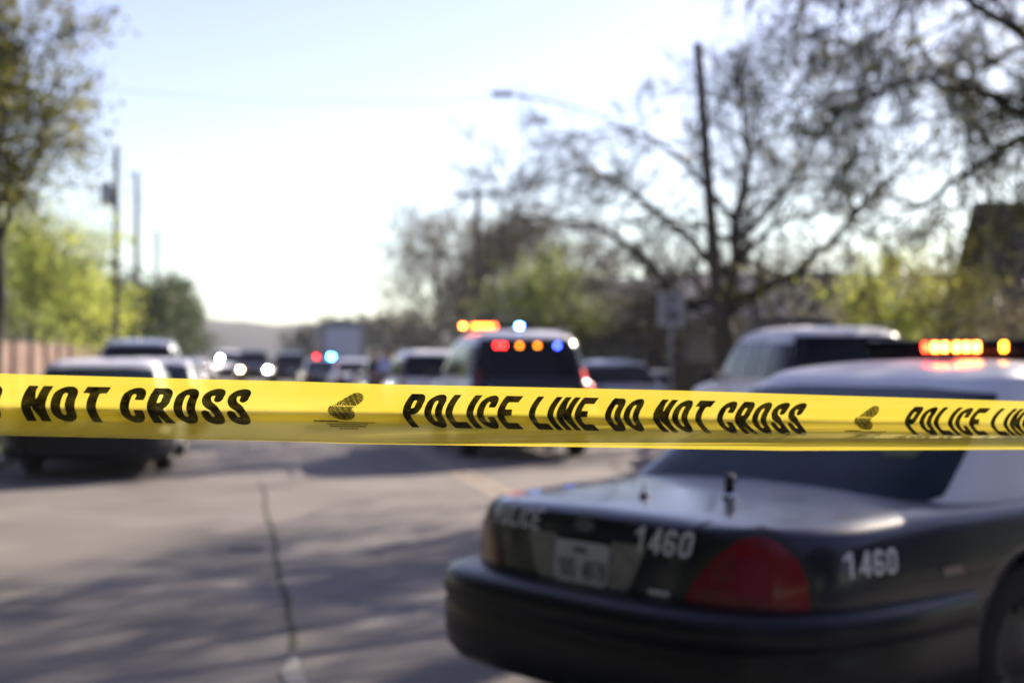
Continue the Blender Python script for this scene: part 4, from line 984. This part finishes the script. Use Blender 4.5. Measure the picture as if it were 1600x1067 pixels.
pole(-4.3, 60.5, 9.2, 'wooden pole standing just right of the tallest left pole', 0)
pole(-4.55, 79, 8.4, 'third wooden pole along the left kerb, above the dark trees', 0)
pole(-4.5, 128, 8.2, 'farthest thin pole along the left kerb', 1.6)
pole(10.0, 60, 8.9, 'wooden pole with a crossarm rising behind the lit police wagon', 1.8, (0, 0), False, .19)
pb = P(1136, 558, 31); pt = P(1090, 68, 31)
lp = pole(pb.x, pb.y, pt.z, 'dark leaning pole crossing the big spreading tree, taller than it', 0, (pt.x - pb.x, pt.y - pb.y), False, .17)
# street lamp: arm carried by the leaning pole is part of it
arm = [P(1108, 262, 31), P(1040, 232, 30.8), P(960, 190, 30.5), P(880, 162, 30.2), P(810, 150, 30)]
b0 = Vector((pb.x, pb.y, 0))
MB().tube([p - b0 for p in arm], .022, 8).build('lamp_arm', M['galv'], lp, True)
hd = P(786, 147, 30) - b0
MB().box(tuple(hd), (.5, .2, .10), rz=-YAW, bev=.05).build('lamp_head', M['galv'], lp, True)

def wire(name, a, b, sag, label, r_=.012):
    a, b = Vector(a), Vector(b); pts = [a.lerp(b, t) - Vector((0, 0, 4 * sag * t * (1 - t))) for t in np.linspace(0, 1, 21)]
    o = MB().tube([p - a for p in pts], r_, 5).build(name, M['trim'], None, True); o.location = a; tag(o, label, 'wire', 'overhead wires'); return o
wire('overhead_wire', (-4.4, 52, 8.6), (-4.3, 60.5, 8.8), .3, 'short wire between the two tallest left poles')
wire('overhead_wire', (-4.3, 60.5, 8.8), (-4.55, 79, 8.1), .7, 'wire from the second left pole to the third')
wire('overhead_wire', (-4.55, 79, 8.1), (-4.5, 128, 7.9), 1.2, 'wire from the third left pole to the farthest')
wire('overhead_wire', (-4.75, 15, 6.2), (-4.65, 52, 5.2), 1.1, 'low sagging wire in front of the lime green tree', .018)
wire('overhead_wire', (-4.75, 15, 6.6), (-4.65, 52, 5.7), 1.0, 'upper sagging wire in front of the lime green tree', .018)
wire('overhead_wire', P(90, 130, 38), P(1100, 120, 38), .6, 'faint thin wire crossing the open sky', .007)

# speed sign
sp_ = P(1048, 558, 29.8); sg_ = empty('speed_sign', (sp_.x, sp_.y, 0)); tag(sg_, 'white rectangular speed limit sign on a thin post by the right kerb', 'sign')
sg_.rotation_euler = (0, 0, -YAW * .6)
MB().tube([(0, 0, 0), (0, 0, 2.9)], .03, 8).build('post', M['galv'], sg_, True)
v, f = march(lambda X, Y: sdrr(X, Y, -.29, 2.14, .29, 2.90, .04), -.3, 2.1, .3, 2.95, .04)
sb = MB(); nV = len(v); 
edge = MB().box((0, -.035, 2.52), (.58, .006, .75), bev=.002)
M['signface'] = mat('sign_white', (.40, .40, .41), .5, c2=(.35, .35, .36), scale=6); M['signink'] = mat('sign_ink', (.03, .03, .03), .6)
pn = edge.build('sign_panel', M['signface'], sg_)
def flat_text(s, cx, z, h, y, m, parent, **k):
    v, f, L_ = text_flat(s, h, **k); return mesh('sign_lettering', [(cx - L_ / 2 + a, y, z + b) for a, b in v], f, m, parent)
flat_text('SPEED', 0, 2.74, .095, -.041, M['signink'], pn, cell=.08)
flat_text('LIMIT', 0, 2.60, .095, -.041, M['signink'], pn, cell=.08)
flat_text('30', 0, 2.24, .28, -.041, M['signink'], pn, cell=.05)

# blue bin and dark gate beside the kerb
bn = P(1022, 558, 33); bn_o = empty('waste_bin', (bn.x, bn.y, .12)); tag(bn_o, 'dark blue wheeled bin near the speed sign post', 'bin')
M['bluebin'] = mat('blue_plastic', (.012, .030, .085), .5)
MB().add([(-.26, -.28, 0), (.26, -.28, 0), (.26, .28, 0), (-.26, .28, 0), (-.32, -.36, .98), (.32, -.36, .98), (.32, .36, .98), (-.32, .36, .98)], [(3, 2, 1, 0), (4, 5, 6, 7), (0, 1, 5, 4), (1, 2, 6, 5), (2, 3, 7, 6), (3, 0, 4, 7)]) if False else None
q = MB(); q.add([(-.26, -.28, .05), (.26, -.28, .05), (.26, .28, .05), (-.26, .28, .05), (-.32, -.36, .98), (.32, -.36, .98), (.32, .36, .98), (-.32, .36, .98)], [(3, 2, 1, 0), (4, 5, 6, 7), (0, 1, 5, 4), (1, 2, 6, 5), (2, 3, 7, 6), (3, 0, 4, 7)]); q.build('bin_body', M['bluebin'], bn_o)
MB().box((0, 0, 1.02), (.68, .78, .07), bev=.02, rx=R(3)).build('lid', M['bluebin'], bn_o)
for x in (-.3, .3): MB().lathe([(.001, -.03), (.1, -.03), (.1, .03), (.001, .03)], (x, .3, .1), 'X', 16).build('wheel', M['tyre'], bn_o)
gt = P(1075, 558, 36); go = empty('dark_gate', (gt.x, gt.y, 0)); tag(go, 'dark board gate standing behind the speed sign and the big trunk', 'gate')
for k in range(9): pass
gb = MB()
for k in range(14): gb.box((-.98 + k * .15, 0, .75), (.14, .025, 1.25))
gb.build('boards', M['polewood'], go)
for x in (-1.1, 1.1): MB().box((x, 0, .8), (.12, .12, 1.6)).build('post', M['polewood'], go)

# ------------------------------------------------------------------ houses on the right
M['stucco'] = mat('pale_siding', (.42, .40, .36), .85, c2=(.36, .34, .31), scale=2)
M['brick'] = mat('tan_brick', (.24, .19, .15), .85, c2=(.30, .24, .19), scale=8)
M['shingle'] = mat('grey_shingles', (.14, .15, .18), .85, c2=(.20, .21, .24), scale=3, bump=.4)
M['shingledark'] = mat('dark_shingles', (.035, .026, .024), .85, c2=(.055, .042, .038), scale=3, bump=.4)
def house(name, label, loc, rz, W_, D_, H_, RH, wallm, roofm, wins, group='houses on the right'):
    o = empty(name, loc, rz); tag(o, label, 'house', group)
    mesh('walls', [(-W_ / 2, 0, 0), (W_ / 2, 0, 0), (W_ / 2, D_, 0), (-W_ / 2, D_, 0), (-W_ / 2, 0, H_), (W_ / 2, 0, H_), (W_ / 2, D_, H_), (-W_ / 2, D_, H_), (-W_ / 2, D_ / 2, H_ + RH * .92), (W_ / 2, D_ / 2, H_ + RH * .92)],
         [(0, 1, 5, 4), (2, 3, 7, 6), (1, 2, 6, 9, 5), (3, 0, 4, 8, 7)], wallm, o)
    rf = MB(); e = .5; t = .14
    sl = RH / (D_ / 2)
    for s_ in (0, 1):
        y0, y1 = (-e, D_ / 2) if s_ == 0 else (D_ + e, D_ / 2); z0, z1 = H_ - e * sl + .05, H_ + RH + .05
        rf.add([(-W_ / 2 - e, y0, z0), (W_ / 2 + e, y0, z0), (W_ / 2 + e, y1, z1), (-W_ / 2 - e, y1, z1), (-W_ / 2 - e, y0, z0 + t), (W_ / 2 + e, y0, z0 + t), (W_ / 2 + e, y1, z1 + t), (-W_ / 2 - e, y1, z1 + t)],
               [(0, 1, 2, 3), (7, 6, 5, 4), (0, 4, 5, 1), (1, 5, 6, 2), (2, 6, 7, 3), (3, 7, 4, 0)])
    r_ = rf.build('roof', roofm, o)
    MB().box((W_ * .22, D_ * .5, H_ + RH + .3), (.6, .6, 1.0)).build('chimney', M['brick'], r_)
    for k, (x, z, w_, h_) in enumerate(wins):
        f_ = MB().box((x, -.02, z), (w_ + .14, .07, h_ + .14)).build('window' if h_ < 1.8 else 'door', M['stucco'] if wallm is not M['stucco'] else M['reflector'], o)
        MB().box((x, -.065, z), (w_, .03, h_)).build('pane', M['glass'], f_)
    return o
hp = P(1060, 558, 52); house('pale_house', 'low pale sided house with a grey roof behind the big spreading tree', (hp.x, hp.y, 0), -YAW + R(8), 12, 7, 2.9, 1.5, M['stucco'], M['shingle'], [(-4.2, 1.6, 1.5, 1.2), (-1.2, 1.05, .95, 2.1), (1.6, 1.6, 1.6, 1.2), (4.4, 1.6, 1.2, 1.2)])
hp = P(1330, 558, 48); house('tan_house', 'tan brick house half hidden by brush right of the big trunk', (hp.x, hp.y, 0), -YAW + R(2), 11, 7, 2.9, 1.5, M['brick'], M['shingle'], [(-3.2, 1.6, 1.5, 1.2), (0, 1.05, .95, 2.1), (3.2, 1.6, 1.6, 1.2)])
hp = P(1850, 558, 31); house('dark_roofed_house', 'house with a dark brown pitched roof at the right edge of the picture', (hp.x, hp.y, 0), -YAW + R(-4), 6.6, 6, 2.6, 2.5, M['brick'], M['shingledark'], [(-1.6, 1.5, 1.1, 1.2), (1.2, 1.05, .95, 2.1)])

# ------------------------------------------------------------------ people standing in the road
M['skin'] = mat('skin', (.42, .25, .18), .6); M['hair'] = mat('hair', (.03, .02, .015), .7)
M['blueshirt'] = mat('light_blue_shirt', (.34, .40, .68), .8); M['darkcloth'] = mat('dark_uniform', (.012, .015, .025), .85); M['greyshirt'] = mat('grey_shirt', (.42, .38, .40), .8)
def skin(name, V, E_, Rr, m, parent, lvl=1):
    me = bpy.data.meshes.new(name); me.from_pydata(V, E_, []); o = bpy.data.objects.new(name + '_t', me); col.objects.link(o)
    sk = o.modifiers.new('s', 'SKIN'); 
    for i, d in enumerate(me.skin_vertices[0].data): d.radius = (Rr[i], Rr[i]) if not isinstance(Rr[i], tuple) else Rr[i]
    me.skin_vertices[0].data[0].use_root = True
    sb_ = o.modifiers.new('u', 'SUBSURF'); sb_.levels = lvl; sb_.render_levels = lvl
    dg = bpy.context.evaluated_depsgraph_get(); ev = bpy.data.meshes.new_from_object(o.evaluated_get(dg)); bpy.data.objects.remove(o); ev.name = name
    return link(name, ev, m, parent, True)
def ensure_skin(me):
    pass
def person(label, loc, rz, shirt, trousers, H=1.76, arm=0):
    o = empty('person', loc, rz); tag(o, label, 'person', 'people standing in the road'); k = H / 1.76
    V = [(0, 0, .95), (0, 0, 1.15), (0, 0, 1.36), (0, 0, 1.50), (0, -.01, 1.58), (0, -.02, 1.68),
         (.11, 0, .90), (.12, -.01, .50), (.13, .02, .09), (.13, -.14, .04), (-.11, 0, .90), (-.12, -.02, .50), (-.13, .02, .09), (-.13, -.14, .04),
         (.19, 0, 1.42), (.26, .02, 1.14), (.24, -.12, .93), (.235, -.16, .86), (-.19, 0, 1.42), (-.26, .02, 1.14), (-.20, -.22, 1.08), (-.14, -.28, 1.07)]
    E_ = [(0, 1), (1, 2), (2, 3), (3, 4), (4, 5), (0, 6), (6, 7), (7, 8), (8, 9), (0, 10), (10, 11), (11, 12), (12, 13), (2, 14), (14, 15), (15, 16), (16, 17), (2, 18), (18, 19), (19, 20), (20, 21)]
    Rr = [(.15, .10), (.14, .10), (.17, .11), (.06, .06), (.075, .085), (.075, .09), .09, .062, .045, .04, .09, .062, .045, .04, .062, .048, .034, .036, .062, .048, .034, .036]
    V = [tuple(c * k for c in p) for p in V]
    V0 = list(V); 
    body = skin('body', V, E_, Rr, M['skin'], o)
    fm = MB()
    for hand, dr_ in ((V[17], Vector((0, -.3, -1))), (V[21], Vector((.6, -.8, -.1)))):
        dr_ = dr_.normalized(); side = dr_.cross(Vector((0, 0, 1)) if abs(dr_.z) < .8 else Vector((1, 0, 0))).normalized()
        for q_ in range(4):
            p0 = Vector(hand) + side * (q_ - 1.5) * .018; Lf = (.075, .085, .08, .062)[q_]
            fm.tube([p0, p0 + dr_ * Lf * .55, p0 + dr_ * Lf * .9 + Vector((0, -.012, -.012)), p0 + dr_ * Lf + Vector((0, -.022, -.025))], [.010, .009, .008, .005], 6)
        p0 = Vector(hand) - side * .034; fm.tube([p0, p0 - side * .02 + dr_ * .03, p0 - side * .022 + dr_ * .055], [.011, .010, .007], 6)
    # nose, ears on the same body
    hz = 1.665 * k
    fm.tube([(0, -.095, hz + .02), (0, -.118, hz - .01), (0, -.10, hz - .02)], [.008, .014, .010], 6)
    for s_ in (-1, 1): fm.tube([(s_ * .072, .0, hz + .02), (s_ * .088, .0, hz), (s_ * .075, .0, hz - .025)], [.01, .016, .008], 6)
    bm = bmesh.new(); bm.from_mesh(body.data); t_ = bpy.data.meshes.new('t'); t_.from_pydata(fm.v, [], fm.f); bm.from_mesh(t_); bm.to_mesh(body.data); bm.free()
    body.data.polygons.foreach_set('use_smooth', [True] * len(body.data.polygons))
    g_ = lambda r_, e: tuple(c + e for c in r_) if isinstance(r_, tuple) else r_ + e
    si = [0, 1, 2, 14, 15, 18, 19]; SV = [V[i] for i in si] + [tuple(np.array(V[16]) * .4 + np.array(V[15]) * .6), tuple(np.array(V[20]) * .4 + np.array(V[19]) * .6)]
    skin('shirt', SV, [(0, 1), (1, 2), (2, 3), (3, 4), (2, 5), (5, 6), (4, 7), (6, 8)], [(.165, .12), (.155, .118), (.185, .128), .078, .066, .078, .066, .056, .056], shirt, o)
    ti = [0, 6, 7, 8, 10, 11, 12]; skin('trousers', [V[i] for i in ti], [(0, 1), (1, 2), (2, 3), (0, 4), (4, 5), (5, 6)], [(.155, .115), .105, .080, .062, .105, .080, .062], trousers, o)
    MB().lathe([(.001, .115), (.045, .108), (.080, .075), (.092, .03), (.088, -.02), (.07, -.045)], (0, .008, 1.67 * k), 'Z', 20).build('hair', M['hair'], o, True)
    for s_ in (-1, 1): MB().box((s_ * .13 * k, -.06, .045), (.10, .28, .09), bev=.03).build('shoe', M['trim'], o, True)
    return o
import types
_q = P(607, 558, 37); person('person in a light blue shirt and dark trousers, standing in the road', (_q.x, _q.y, 0), R(200), M['blueshirt'], M['darkcloth'])
_q = P(588, 558, 39); person('person in a dark uniform standing left of the one in light blue', (_q.x, _q.y, 0), R(150), M['darkcloth'], M['darkcloth'], 1.72)
_q = P(630, 558, 40); person('person in a pale grey shirt standing right of the one in light blue', (_q.x, _q.y, 0), R(10), M['greyshirt'], M['darkcloth'], 1.66)

# ------------------------------------------------------------------ the air of the far distance
hz = MB().box((100, 475, 20.5), (1640, 1290, 44)).build('haze'); tag(hz, kind='stuff')
m = bpy.data.materials.new('thin_haze'); m.use_nodes = True; n = m.node_tree; n.nodes.clear()
o_ = n.nodes.new('ShaderNodeOutputMaterial'); v_ = n.nodes.new('ShaderNodeVolumePrincipled'); v_.inputs['Density'].default_value = .0004; v_.inputs['Color'].default_value = (.80, .87, 1, 1)
n.links.new(v_.outputs[0], o_.inputs['Volume']); hz.data.materials.append(m)
